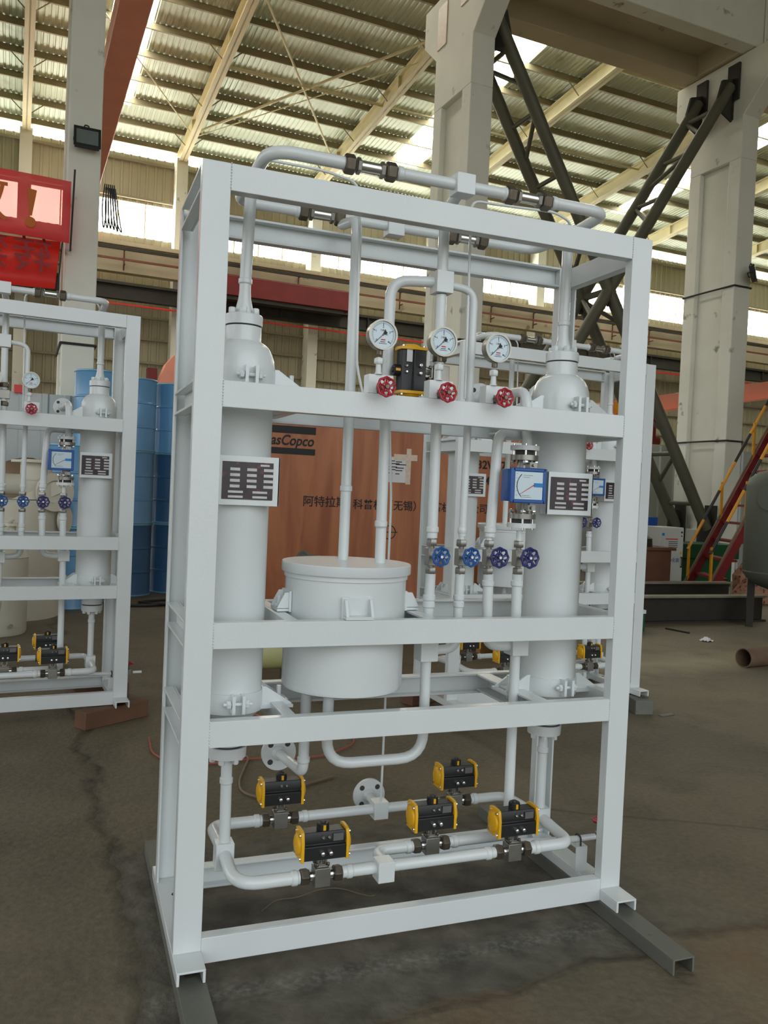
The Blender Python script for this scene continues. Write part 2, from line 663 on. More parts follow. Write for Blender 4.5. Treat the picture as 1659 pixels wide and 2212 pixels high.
wl = MB()
for z0, z1 in ((0, 14.25), (15.95, 18.36)):
    corr(wl, -9, 62, z0, z1, WY)
wall = B(wl.put('wall_back', 'wall', ang=20))
struct(wall, 'distant hall wall of beige ribbed sheeting')
for i, x in enumerate(WCX):
    c = MB().box(x-.28, x+.28, WY-1.0, WY-.06, 0, 18.3).put('wall_column', 'concrete', wall)
for z in (7.9, 9.1, 10.2, 16.2, 18.05, 6.5, 5.2, 4.0):
    MB().box(-9, 62, WY-.2, WY-.06, z-.08, z+.04).put('wall_girt', 'girt', wall)
k = 0
for z0, z1 in ((14.25, 15.95), (18.36, 18.72)):
    for i in range(len(WCX)-1):
        k += 1
        w = MB().box(WCX[i]+.3, WCX[i+1]-.3, WY-.02, WY+.05, z0, z1).put('window_%d' % k, 'pane')
        struct(B(w), 'bright frosted daylight strip in the distant wall')
        if z1 < 17:
            fr = MB()
            for q in range(1, 5):
                xx = WCX[i]+.3+q*6.75/5
                fr.box(xx-.03, xx+.03, WY-.08, WY-.03, z0, z1)
            fr.put('window_frame', 'cream', w)

m = MB().box(-16.2, -16, -13.2, WY+.3, 10.5, 25).box(-16.2, -16, -13.2, -7, 0, 10.5).box(-16.2, -16, 30, WY+.3, 0, 10.5).box(-16.2, -16, -7, 30, 0, 1.2)
for q in range(6):
    m.box(-16.2, -16, -7+q*7.4-.3, -7+q*7.4+.3, 1.2, 10.5)
struct(B(m.put('wall_left', 'wall')), 'unseen side wall of the hall, tall openings added to let in side light')  # unseen wall, opened up to brighten left-facing sides
struct(B(MB().box(63.6, 63.8, -13.2, WY+.3, 0, 25).put('wall_right', 'wall')), 'unseen side wall of the hall, added to keep out side light')  # unseen wall put in to block light from the side
DX0, DX1, DZ = -12, 13, 13
YD = -13.0
m = MB().box(-16, DX0, YD-.2, YD, 0, 24).box(DX1, 63.6, YD-.2, YD, 0, 24).box(DX0, DX1, YD-.2, YD, DZ, 14.2).box(DX0, DX1, YD-.2, YD, 17, 24)
struct(B(m.put('wall_front', 'wall')), 'unseen end wall added to shape the front light, wide open doorway behind the camera')  # unseen wall put in to make the front light more directional

# things that run along the far wall
o = MB().box(-9, 62, WY-1.55, WY-1.05, 12.0, 13.3).box(-9, 62, WY-1.75, WY-1.02, 13.27, 13.46).put('crane_runway', 'beamconc')
tag(B(o), 'pale concrete crane runway beam running along the distant wall under the window strip', 'crane beam')
o = MB().box(-9, 62, WY-2.0, WY-1.9, 12.98, 13.10).put('conductor_bar', 'cable')
for x in range(-8, 46, 3):
    MB().box(x, x+.05, WY-1.98, WY-1.5, 12.3, 12.35).box(x, x+.05, WY-1.98, WY-1.5, 13.0, 13.05).box(x, x+.05, WY-1.6, WY-1.56, 12.1, 13.15).put('bracket', 'brownrail', o)
tag(B(o), 'black crane conductor bar, upper of two lines on the distant concrete runway beam', 'conductor bar')
o = MB().box(-9, 62, WY-2.0, WY-1.93, 12.47, 12.57).put('conductor_bar', 'brownrail')
tag(B(o), 'rust brown crane conductor bar, lower of two lines on the distant concrete runway beam', 'conductor bar')
o = MB()
o.box(-9, 62, WY-1.9, WY-1.5, 11.32, 11.45).box(-9, 62, WY-1.9, WY-1.5, 10.62, 10.72).box(-9, 62, WY-1.74, WY-1.68, 10.7, 11.35)
for x in range(-8, 62, 5):
    o.box(x, x+.06, WY-1.9, WY-1.7, 10.7, 11.35)
tag(B(o.put('steel_runway', 'darksteel')), 'dark brown steel runway girder below the distant concrete beam', 'crane beam')
o = MB().box(-9, 62, WY-1.95, WY-1.88, 10.32, 10.40).put('conductor_bar', 'redrail')
tag(B(o), 'thin bright red conductor bar under the dark steel runway girder', 'conductor bar')
g = thing('bridge_crane', 'dark red bridge crane end carriage resting on the dark steel runway', 'crane')
g.rotation_euler[2] = TH
MB().box(7.2, 15.55, WY-3.0, WY-2.2, 11.3, 12.28).put('girder', 'darkred', g, .02)
MB().box(7.2, 15.2, WY-2.9, WY-2.3, 11.1, 11.5).put('rail_beam', 'darksteel', g)
h = MB().cyl((10.2, WY-2.5, 10.2), (10.2, WY-2.5, 11.1), .1, seg=8).cyl((9.8, WY-2.5, 10.0), (10.6, WY-2.5, 10.0), .28, seg=12)
h.put('hoist', 'darksteel', g)
MB().tube([(9.9, WY-2.5, 9.9), (9.6, WY-2.5, 9.3), (9.8, WY-2.5, 7.6), (9.0, WY-2.5, 7.0)], .05, .5, 8).put('cable', 'cable', g)

# roof ------------------------------------------------------------
Z0, SL = 19.0, .082


def rz(y):
    return Z0+SL*(WY-y)


YN = -14
ceil = MB()
pitch = .235
x = -16
xs = []
while x < 64:
    xs += [(x, 0), (x+pitch*.5, 0), (x+pitch*.64, .035), (x+pitch*.86, .035)]
    x += pitch
SKY = [(2.35, 3.9), (17.1, 18.75), (31.9, 33.6), (46.6, 48.2)]


def insky(xx):
    return any(a <= xx <= b for a, b in SKY)


lo = [ceil.bm.verts.new((a, WY-3.5, rz(WY-3.5)+d)) for a, d in xs]
e0 = [ceil.bm.verts.new((a, WY+.4, rz(WY+.4)+d)) for a, d in xs]
mid = [ceil.bm.verts.new((a, 14, rz(14)+d)) for a, d in xs]
hi = [ceil.bm.verts.new((a, YN, rz(YN)+d)) for a, d in xs]
for i in range(len(xs)-1):
    ceil.bm.faces.new((e0[i], e0[i+1], lo[i+1], lo[i]))
    if not insky((xs[i][0]+xs[i+1][0])/2):
        ceil.bm.faces.new((lo[i], lo[i+1], mid[i+1], mid[i]))
    ceil.bm.faces.new((mid[i], mid[i+1], hi[i+1], hi[i]))
ceiling = B(ceil.put('ceiling', 'roof', ang=20))
struct(ceiling, 'sloping roof of pale ribbed metal sheeting')
for i, (a, b) in enumerate(SKY):
    m = MB()
    vs = [m.bm.verts.new(c) for c in ((a-.1, WY-3.5, rz(WY-3.5)+.1), (b+.1, WY-3.5, rz(WY-3.5)+.1), (b+.1, 14, rz(14)+.1), (a-.1, 14, rz(14)+.1))]
    m.bm.faces.new(vs)
    r0 = bmesh.ops.extrude_face_region(m.bm, geom=list(m.bm.faces))
    bmesh.ops.translate(m.bm, vec=(0, 0, .05), verts=[v for v in r0['geom'] if isinstance(v, bmesh.types.BMVert)])
    struct(B(m.put('window_%d' % (30+i), 'sky')), 'bright daylight strip running up the roof slope')
y = WY-.4
i = 0
while y > 2:
    z = rz(y)-.02
    m = MB().box(-16, 64, y, y+.02, z-.24, z).box(-16, 64, y, y+.1, z-.26, z-.24).box(-16, 64, y, y+.1, z-.02, z)
    m.put('purlin', 'purlin', ceiling)
    y -= 1.98
    i += 1
for i, xr in enumerate(WCX):
    m = MB()
    y0, y1 = WY-.1, 0.0
    d0 = .62
    for (xa, xb, za, zb) in ((xr-.19, xr+.19, -.30-d0, -.24-d0), (xr-.03, xr+.03, -.30-d0, -.26), (xr-.19, xr+.19, -.32, -.26)):
        vs = []
        for yy in (y0, y1):
            for (xx, zz) in ((xa, za), (xb, za), (xb, zb), (xa, zb)):
                vs.append(m.bm.verts.new((xx, yy, rz(yy)+zz)))
        for f in ((0, 1, 2, 3), (7, 6, 5, 4), (0, 4, 5, 1), (1, 5, 6, 2), (2, 6, 7, 3), (3, 7, 4, 0)):
            m.bm.faces.new([vs[q] for q in f])
    yy = y0-4
    while yy > 0:
        m.box(xr-.17, xr+.17, yy, yy+.04, rz(yy)-.30-d0, rz(yy)-.28)
        yy -= 7.4
    r = m.put('rafter', 'cream', ceiling)
    fb = MB()
    yy = WY-2.38
    kk = 0
    while yy > 6:
        if kk % 2 == 0:
            for sgn in (-1, 1):
                fb.cyl((xr, yy, rz(yy)-.9), (xr+sgn*.75, yy, rz(yy)-.22), .025, seg=6)
        yy -= 1.98
        kk += 1
    fb.put('fly_brace', 'purlin', ceiling)
for (xa, ya, xb, yb, rr) in ((6.8, 26.5, 14.2, 38.5, .05), (14.2, 26.5, 6.8, 38.5, .06), (6.8, 32.2, 14.2, 32.2, .07), (-.55, 26.5, 6.8, 38.5, .03),
                             (14.2, 26.5, 21.5, 38.5, .04), (21.5, 25.5, 28.85, 25.5, .07), (6.8, 39, 14.2, 28.5, .025), (14.2, 32.2, 21.5, 32.2, .05), (21.5, 32.2, 28.85, 32.2, .05)):
    MB().cyl((xa, ya, rz(ya)-.55), (xb, yb, rz(yb)-.55), rr, seg=8).put('tie_rod', 'cream', ceiling)

# near row of columns ---------------------------------------------
ylo, yhi = 11.8, 13.42
clab = ['white painted concrete column beside the red banners, floodlight on it',
        'white painted concrete column with corbel rising behind the middle of the front machine',
        'white painted concrete column with corbel behind the red stairs']
for i, cx in enumerate(COLX[1:4]):
    t = thing('concrete_column', clab[i], 'column')
    t.rotation_euler[2] = TH
    w = .255
    m = MB()
    m.box(cx-w, cx+w, ylo, ylo+.36, 0, 10.0).box(cx-w, cx+w, yhi-.36, yhi, 0, 10.0).box(cx-w+.12, cx+w-.12, ylo+.36, yhi-.36, 0, 10.0)
    m.box(cx-w, cx+w, ylo+.36, yhi-.36, 0, 1.2)
    m.prism([(ylo, 10.0), (yhi, 10.0), (yhi, 11.12), (14.02, 11.65), (14.02, 12.42), (11.0, 12.42), (11.0, 11.78), (ylo, 10.98)], 'x', cx-w, cx+w)
    m.put('shaft', 'concrete', t, .015)
    if i == 1:
        pl = MB().box(cx-w-.02, cx-w, 12.95, 13.35, 11.3, 12.2).box(cx-w-.02, cx-w, 12.0, 12.35, 11.75, 12.4)
        pl.put('steel_plate', 'tape', t)
    s = MB()
    for z in ((2.4, 4.9, 7.0)[i], (4.0, 2.6, 3.35)[i]):
        s.tube([(cx-w-.02, ylo-.02, z), (cx+w+.02, ylo-.02, z), (cx+w+.02, yhi+.02, z), (cx-w-.02, yhi+.02, z)], .022, .02, 6, True)
    s.put('strap', 'cable', t)

# concrete crane beam on the corbels
cbm = thing('crane_beam', 'heavy concrete crane beam with stained soffit resting on column corbels, overhead', 'crane beam')
cbm.rotation_euler[2] = TH
m = MB()
for a, b in ((7.74, 15.0), (15.04, 22.4)):
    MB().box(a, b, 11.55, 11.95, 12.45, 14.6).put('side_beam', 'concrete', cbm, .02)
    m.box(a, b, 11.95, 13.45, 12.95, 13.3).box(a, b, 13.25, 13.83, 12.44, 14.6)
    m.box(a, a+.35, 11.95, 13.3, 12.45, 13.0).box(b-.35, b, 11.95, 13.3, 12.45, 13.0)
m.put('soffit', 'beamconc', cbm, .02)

# X bracing between the middle and right columns
xb = thing('cross_brace', 'dark olive steel tube lattice cross bracing between the middle and right columns', 'bracing')
xb.rotation_euler[2] = TH
A0, A1 = (8.16, 11.66), (14.60, 1.24)
B0, B1 = (14.60, 11.7), (8.16, 1.31)
for (p, q) in ((A0, A1), (B0, B1)):
    for yy in (12.1, 13.1):
        MB().cyl((p[0], yy, p[1]), (q[0], yy, q[1]), .135, seg=14).put('tube', 'greenpaint', xb)
    n = 9
    m = MB()
    for j in range(n):
        t0, t1 = (j+.5)/n, (j+1.1)/n
        P0 = [p[0]+(q[0]-p[0])*t0, p[1]+(q[1]-p[1])*t0]
        P1 = [p[0]+(q[0]-p[0])*t1, p[1]+(q[1]-p[1])*t1]
        m.cyl((P0[0], 12.1, P0[1]), (P0[0], 13.1, P0[1]), .05, seg=8)
        if t1 < 1:
            m.cyl((P0[0], 12.1 if j % 2 else 13.1, P0[1]), (P1[0], 13.1 if j % 2 else 12.1, P1[1]), .05, seg=8)
    m.put('lacing_bar', 'greenpaint', xb)
for yy in (12.1, 13.1):
    for (px, pz, s) in ((8.07, 11.5, 1), (14.69, 11.5, -1)):
        m = MB()
        m.box(min(px, px-s*.06), max(px, px-s*.06), yy-.17, yy+.17, pz-.1, pz+.75)
        m.box(px-.04, px+.28 if s > 0 else px+.04, yy-.03, yy+.03, pz-.55, pz+.4)
        m.prism([(px, pz+.4), (px+s*.34, pz+.3), (px+s*.52, pz-.35), (px, pz-.6)], 'y', yy-.03, yy+.03)
        m.put('gusset_plate', 'darksteel', xb)
        MB().box(px-.04 if s > 0 else px-.35, px+.35 if s > 0 else px+.04, yy-.03, yy+.03, .75, 1.65).box(min(px, px-s*.06), max(px, px-s*.06), yy-.17, yy+.17, .6, 1.8).put('gusset_plate', 'darksteel', xb)
    MB().prism([(11.22, 6.45), (11.38, 6.12), (11.54, 6.45), (11.38, 6.78)], 'y', yy-.06, yy+.06).put('gusset_plate', 'darksteel', xb)


# red bridge crane girder at top left
g = thing('crane_girder', 'orange red crane bridge girder passing overhead beside the left concrete column', 'crane girder')
g.rotation_euler[2] = TH
m = MB().box(1.62, 2.25, 8, 40.6, 14.25, 15.4)
m.box(1.52, 2.35, 8, 40.6, 14.15, 14.27)
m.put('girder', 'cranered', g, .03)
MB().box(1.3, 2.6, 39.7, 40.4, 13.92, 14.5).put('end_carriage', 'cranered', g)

# lower jib arms
g = thing('jib_arm', 'orange red jib crane arm with yellow and black warning end right of the machines', 'jib crane')
g.rotation_euler[2] = TH
m = MB()
m.prism([(17.5, 4.62), (30, 6.75), (30, 7.45), (17.5, 5.12)], 'y', 20, 20.4)
m.prism([(17.5, 4.56), (30, 6.69), (30, 6.77), (17.5, 4.64)], 'y', 19.8, 20.6)
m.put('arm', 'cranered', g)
m = MB()
for q in range(2):
    m.box(17.6+q*.5, 17.85+q*.5, 19.96, 19.99, 4.7+q*.1, 5.1+q*.1)
m.put('warning_stripe', 'railyel', g)
MB().box(19.3, 19.9, 19.9, 20.5, 3.9, 4.95).cyl((19.2, 20.2, 3.9), (20.2, 20.2, 4.0), .22, seg=12).put('hoist', 'darkred', g)
g = thing('jib_arm', 'salmon red tapering jib arm seen above the blue drums', 'jib crane')
g.rotation_euler[2] = TH
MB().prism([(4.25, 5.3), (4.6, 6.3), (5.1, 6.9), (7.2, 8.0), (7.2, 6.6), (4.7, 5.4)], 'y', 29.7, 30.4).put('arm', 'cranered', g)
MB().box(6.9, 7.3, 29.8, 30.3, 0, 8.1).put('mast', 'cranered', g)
MB().box(3.95, 4.3, 29.8, 30.3, 5.0, 6.1).cyl((4.6, 30, 4.6), (5.3, 30, 4.7), .3, seg=12).put('hoist', 'darkred', g)
for q in range(2):
    MB().tube([(3.6+q*1.1, 29.6, 4.3), (3.75+q*1.1, 29.6, 5.1), (4.3+q*1.1, 29.6, 5.3), (4.6+q*1.1, 29.6, 4.3)], .07, .3, 8).put('hose_loop', 'cable', g)

# banners between the left columns
g = thing('banner', 'translucent red banner with orange characters stretched at the left column, upper one', 'banner')
g.rotation_euler[2] = TH


def ban(u, v):
    x = -6.5+6.62*u
    return (x, 11.45+.06*math.sin(5*u)+.03*math.sin(9*v), 5.52+.98*v+.04*math.sin(3*u))


MB().grid(ban, 24, 8).put('cloth', 'banner', g)
MB().cyl((.14, 11.45, 5.42), (.17, 11.45, 6.72), .015, seg=8).put('pole', 'cable', g)
M['orange'] = banner_mat('banner_lettering', (226, 130, 20), .4, 0)
m = MB().prism([(-.52, 6.28), (-.38, 6.26), (-.44, 5.86), (-.48, 5.86)], 'y', 11.36, 11.37)
m.lathe((-.46, 11.365, 5.76), (0, 1, 0), [(0, .08), (.01, .08)], 20).put('lettering', 'orange', g)
text('效', .8, (-1.16, 11.36, 6.02), 'orange', g)
g = thing('banner', 'sagging deep red banner with dark characters, lower one beneath the translucent banner', 'banner')
g.rotation_euler[2] = TH


def ban2(u, v):
    x = -6.5+6.5*u
    return (x-.06*(1-v), 11.6+.08*math.sin(7*u+1)+.05*math.sin(8*v), 4.85+.78*v+.05*math.sin(6*u))


MB().grid(ban2, 24, 8).put('cloth', 'bannerlow', g)
M['dkred'] = banner_mat('banner_dark_lettering', (160, 22, 14), .3, 0)
text('转', .62, (-.42, 11.52, 5.26), 'dkred', g, sx=-1)
text('禁', .62, (-1.05, 11.52, 5.26), 'dkred', g, sx=-1)
MB().cyl((-.02, 11.6, 4.8), (.03, 11.6, 5.7), .012, seg=8).put('pole', 'cable', g)


def floodlight(label, c, tilt):
    g = thing('floodlight', label, 'floodlight')
    g.rotation_euler[2] = TH
    mt = Matrix.Translation(c) @ Matrix.Rotation(R(tilt), 4, 'Z') @ Matrix.Rotation(R(-12), 4, 'X')
    m = MB().box(-.19, .19, -.05, .05, -.15, .15).box(-.21, .21, -.07, -.04, .13, .17).box(-.21, .21, -.07, -.04, -.17, -.13)
    m.box(-.21, -.17, -.07, -.04, -.15, .15).box(.17, .21, -.07, -.04, -.15, .15)
    m.xf(mt).put('housing', 'blackp', g, .004)
    MB().box(-.17, .17, -.055, -.05, -.13, .13).xf(mt).put('glass', 'glass', g)
    MB().tube([(-.2, 0, 0), (-.2, .1, .0), (.2, .1, 0), (.2, 0, 0)], .012, .02, 6).xf(mt).put('bracket', 'blackp', g)
    MB().tube([(0, .02, .15), (.03, -.02, .22), (-.04, 0, .25), (-.05, .04, .17)], .012, .03, 6).xf(mt).put('cable', 'cable', g)
    return g


floodlight('black floodlight on the front of the left column above the banner', (.35, 11.66, 7.32), 0)
floodlight('black floodlight on the right concrete column, tilted outwards', (15.05, 11.54, 7.25), 38)
m = MB()
for q in range(6):
    m.tube([(.66+.03*q, 11.8, 6.7), (.62+.05*q, 11.75, 6.3-.05*q), (.66+.06*q, 11.78, 5.9), (.7+.04*q, 11.8, 6.2), (.68+.03*q, 11.82, 6.65)], .011, .15, 5)
tag(B(m.put('wire_coil', 'cable')), 'coil of dark wire hanging on the edge of the left column', 'wire')

# ================================================================== gas skid
SK_W, SK_D = 1.914, .612
ZT, Z2, Z3, Z4, ZB = 2.926, 2.165, 1.299, .942, .111
BH = .095
PR = .0225


def hexnut(mb, c, ax, L, r):
    d = Vector(ax).normalized()
    mb.lathe(Vector(c)-d*L/2, d, [(0, r*.86), (L*.15, r), (L*.85, r), (L, r*.86)], 6)
    return mb


def bolt(mb, c, ax, L, r):
    d = Vector(ax).normalized()
    mb.cyl(Vector(c), Vector(c)+d*L, r, seg=8)
    return mb


def handwheel(name, c, ax, r, m, parent, spokes=5, lobes=8):
    """lobed rim, inner ring, spokes and hub in one casting"""
    d = Vector(ax).normalized()
    a = Vector((1, 0, 0)) if abs(d.x) < .9 else Vector((0, 0, 1))
    a = (a-d*a.dot(d)).normalized()
    b = d.cross(a)
    c = Vector(c)
    mb = MB()

    def P(th, rr, h=0):
        return c+(a*math.cos(th)+b*math.sin(th))*rr+d*h
    N = lobes*4
    mb.tube([P(2*math.pi*i/N, r*(.95+.05*math.cos(lobes*2*math.pi*i/N))) for i in range(N)], r*.13, 0, 8, True)
    mb.tube([P(2*math.pi*i/16, r*.42, -r*.12) for i in range(16)], r*.11, 0, 6, True)
    for i in range(spokes):
        th = 2*math.pi*i/spokes+.3
        mb.cyl(P(th, r*.2, -r*.15), P(th, r*.9), r*.125, r*.11, seg=7)
    for i in range(lobes):
        th = 2*math.pi*(i+.5)/lobes
        mb.cyl(P(th-.2, r*.9), P(th, r*.66, -r*.06), r*.075, seg=5)
        mb.cyl(P(th+.2, r*.9), P(th, r*.66, -r*.06), r*.075, seg=5)
        mb.cyl(P(th, r*.66, -r*.06), P(th, r*.42, -r*.12), r*.05, seg=5)
    mb.lathe(c-d*r*.3, d, [(0, r*.2), (r*.42, r*.2)], 10)
    o = mb.put(name, m, parent)
    return o


def actuator(parent, c, rot=None, x0=0.0, label=False):
    """pneumatic quarter turn valve; c = centre of the valve block, local z = stem, local x = pipe"""
    mt = Matrix.Translation(c) @ (rot if rot else Matrix.Identity(4))
    m = MB()
    zb = .078
    m.prism([(-.045, zb), (.045, zb), (.045, zb+.052), (.034, zb+.057), (.036, zb+.075), (.028, zb+.102), (-.028, zb+.102), (-.036, zb+.075), (-.034, zb+.057), (-.045, zb+.052)], 'x', -.083+x0, .083+x0)
    m.xf(mt)
    body = m.put('pneumatic_actuator', 'black', parent, .002)
    for s in (-1, 1):
        e = MB()
        xa = x0+s*.083
        yz = [(-.048, zb-.004), (.048, zb-.004), (.048, zb+.07), (.038, zb+.108), (.02, zb+.112), (-.02, zb+.112), (-.038, zb+.108), (-.048, zb+.07)]
        e.prism(yz, 'x', min(xa, xa+s*.012), max(xa, xa+s*.012))
        e.lathe((xa+s*.012, 0, zb+.052), (s, 0, 0), [(0, .042), (.008, .038), (.013, .026), (.014, 0)], 20)
        e.xf(mt).put('end_cap', 'yellow', body, .001)
        q = MB()
        for (yy, zz) in ((-.037, zb+.01), (.037, zb+.01), (-.03, zb+.096), (.03, zb+.096)):
            q.cyl((xa+s*.010, yy, zz), (xa+s*.018, yy, zz), .006, seg=8)
        q.xf(mt).put('cap_screw', 'chrome', body)
    q = MB().lathe((x0, 0, zb+.102), (0, 0, 1), [(0, .024), (.022, .024), (.026, .021), (.026, .012), (.032, .010), (.032, 0)], 20)
    q.xf(mt).put('position_indicator', 'blackp', body)
    MB().box(x0-.005, x0+.005, -.0255, -.0235, zb+.104, zb+.124).xf(mt).put('indicator_mark', 'yellow', body)
    for xx in (-.008, .016):
        MB().lathe((x0+xx, -.034, zb+.083), (0, -1, 0), [(0, .007), (.008, .007), (.012, .004)], 8).xf(mt).put('air_port', 'chrome', body)
    for xx in (-.012, .020):
        MB().lathe((x0+xx, -.044, zb+.026), (0, -1, 0), [(0, .010), (.004, .010), (.008, .008), (.014, .008), (.016, .004)], 10).xf(mt).put('air_port', 'chrome', body)
    if label:
        MB().box(x0+.032, x0+.072, -.0385, -.036, zb+.066, zb+.094).xf(mt).put('data_plate', 'greyplate', body)
    # valve below
    v = MB().box(-.031, .031, -.028, .028, -.036, .036)
    v.box(-.024, .024, -.022, .022, .036, .044)
    v.xf(mt)
    vb = v.put('ball_valve', 'steel', parent, .002)
    MB().box(-.019, -.012, -.014, .014, .04, zb+.001).box(.012, .019, -.014, .014, .04, zb+.001).box(-.019, .019, -.014, .014, .04, .046).cyl((0, 0, .04), (0, 0, zb), .007, seg=8).xf(mt).put('stem_bracket', 'steel', vb)
    q = MB()
    for sx in (-1, 1):
        for sy in (-1, 1):
            hexnut(q, (sx*.022, sy*.018, .048), (0, 0, 1), .012, .007)
    q.xf(mt).put('bolt', 'brass', vb)
    for s in (-1, 1):
        MB().lathe((s*.031, 0, 0), (s, 0, 0), [(0, .018), (.014, .018), (.014, .014), (.02, .014)], 16).xf(mt).put('threaded_end', 'chrome', vb)
        hexnut(MB(), (s*.066, 0, 0), (1, 0, 0), .034, .032).xf(mt).put('union_nut', 'brass', vb, .001)
    return body


def check_valve(parent, c):
    c = Vector(c)
    v = MB()
    v.lathe(c+Vector((-.05, 0, 0)), (1, 0, 0), [(0, .022), (.10, .022)], 20)
    b = v.put('check_valve', 'chrome', parent)
    hexnut(MB(), c+Vector((-.082, 0, 0)), (1, 0, 0), .042, .037).put('union_nut', 'brass', b, .001)
    hexnut(MB(), c+Vector((.082, 0, 0)), (1, 0, 0), .042, .037).put('union_nut', 'brass', b, .001)
    for sx in (-.047, .047):
        hexnut(MB(), c+Vector((sx, 0, 0)), (1, 0, 0), .018, .031).put('hex_collar', 'steel', b)


def pipe(parent, pts, r=PR, bend=.06, name='pipe', m='paint', collars=()):
    mb = MB().tube(pts, r, bend, 16)
    for (c, ax) in collars:
        d = Vector(ax).normalized()
        mb.lathe(Vector(c)-d*.014, d, [(0, r), (.005, r*1.18), (.023, r*1.18), (.028, r)], 16)
    return mb.put(name, m, parent)


def flange(mb, c, ax, r, t, seg=28, holes=4, rh=.0):
    d = Vector(ax).normalized()
    mb.lathe(Vector(c)-d*t/2, d, [(0, r), (t, r)], seg)
    return mb


def nameplate(parent, c, w, h, inset=0):
    x, y, z = c
    p = MB().box(x-w/2, x+w/2, y, y+.006, z-h/2, z+h/2)
    p.box(x-w/2, x-w/2+.006, y, y+.05, z-h/2, z+h/2).box(x+w/2-.006, x+w/2, y, y+.05, z-h/2, z+h/2)
    p = p.put('nameplate', 'paint', parent, .001)
    w2, h2 = w*.82, h*.76
    cx = x-w*.02
    MB().box(cx-w2/2, cx+w2/2, y-.003, y, z-h2/2, z+h2/2).put('data_plate', 'plate', p)
    f = MB()
    for r in range(4):
        zz = z+h2*(.30-r*.15)
        for k2 in range(3):
            xx = cx+w2*(-.25+k2*.33)
            f.box(xx-w2*.10, xx+w2*.09, y-.005, y-.003, zz-h2*.038, zz+h2*.038)
    f.box(cx+w2*.24, cx+w2*.42, y-.005, y-.003, z+h2*.40, z+h2*.45)
    for zz, a in ((-.30, .16), (-.43, .16)):
        for xx in (-.22, .26):
            f.box(cx+w2*(xx-a), cx+w2*(xx+a-.03), y-.005, y-.003, z+h2*zz-h2*.03, z+h2*zz+h2*.03)
    f.put('data_field', 'field', p)
    return p


def vessel(parent, cx, cy, xr):
    """tall reactor column with necked ends, clamps and bolted caps"""
    v = MB().lathe((cx, cy, 0), (0, 0, 1), [(.772, .0), (.772, .074), (.855, .074), (.875, .09), (.895, .112), (.915, .124), (.935, .127),
                                            (2.19, .127), (2.20, .131), (2.225, .132), (2.255, .130), (2.285, .125), (2.31, .117), (2.33, .106), (2.342, .095), (2.350, .083), (2.355, .073), (2.36, .071),
                                            (2.412, .071), (2.412, 0)], 48)
    v = v.put('pressure_vessel', 'paint', parent)
    MB().lathe((cx, cy, 2.412), (0, 0, 1), [(0, .068), (.006, .068)], 40).put('gasket', 'gap', v)
    MB().lathe((cx, cy, .764), (0, 0, 1), [(0, .070), (.008, .070)], 40).put('gasket', 'gap', v)
    cap = MB().lathe((cx, cy, 2.418), (0, 0, 1), [(0, .074), (.038, .074), (.042, .070), (.042, 0)], 40)
    for i in range(6):
        a = math.pi*i/3+.3
        hexnut(cap, (cx+.052*math.cos(a), cy+.052*math.sin(a), 2.472), (0, 0, 1), .024, .014)
    cap.put('top_cap', 'paint', v)
    cap = MB().lathe((cx, cy, .72), (0, 0, 1), [(0, 0), (0, .076), (.04, .078), (.044, .078), (.044, 0)], 40)
    for i in range(6):
        a = math.pi*i/3
        hexnut(cap, (cx+.055*math.cos(a), cy+.055*math.sin(a), .709), (0, 0, 1), .022, .013)
    cap.put('bottom_cap', 'paint', v)
    MB().lathe((cx, cy, 2.455), (0, 0, 1), [(0, .036), (.03, .034), (.07, .025), (.10, .0225), (.125, .0225), (.13, .027), (.145, .027), (.15, .0225), (.16, .0225)], 20).put('nozzle', 'paint', v)
    for (z0, zfoot) in ((.915, .918), (2.165, 2.167)):
        cl = MB()
        cl.lathe((cx, cy, z0), (0, 0, 1), [(0, .1275), (0, .134), (.078, .134), (.078, .1275)], 48, cap=False)
        # lugs at the front
        for sx in (-.018, .020):
            cl.box(cx+xr+sx-.006, cx+xr+sx+.006, cy-.172, cy-.12, z0+.012, z0+.082)
        cl.cyl((cx+xr-.055, cy-.152, z0+.047), (cx+xr+.055, cy-.152, z0+.047), .007, seg=8)
        hexnut(cl, (cx+xr-.034, cy-.152, z0+.047), (1, 0, 0), .016, .016)
        hexnut(cl, (cx+xr+.036, cy-.152, z0+.047), (1, 0, 0), .016, .016)
        cl.put('clamp', 'paint', v)
        for s in (-1, 1):
            br = MB()
            L = .245 if not (s < 0 and cx < .5) else .19
            br.box(min(cx+s*.10, cx+s*L), max(cx+s*.10, cx+s*L), cy-.07, cy+.07, zfoot, zfoot+.012)
            for yy in (-.055, .045):
                br.prism([(cx+s*.12, zfoot+.01), (cx+s*L, zfoot+.01), (cx+s*(L-.01), zfoot+.02), (cx+s*.135, zfoot+.085), (cx+s*.12, zfoot+.085)], 'y', cy+yy, cy+yy+.01)
            br.cyl((cx+s*(L-.045), cy-.005, zfoot-.03), (cx+s*(L-.045), cy-.005, zfoot+.075), .010, seg=8)
            hexnut(br, (cx+s*(L-.045), cy-.005, zfoot+.02), (0, 0, 1), .016, .018)
            br.put('support_foot', 'paint', v)
    return v


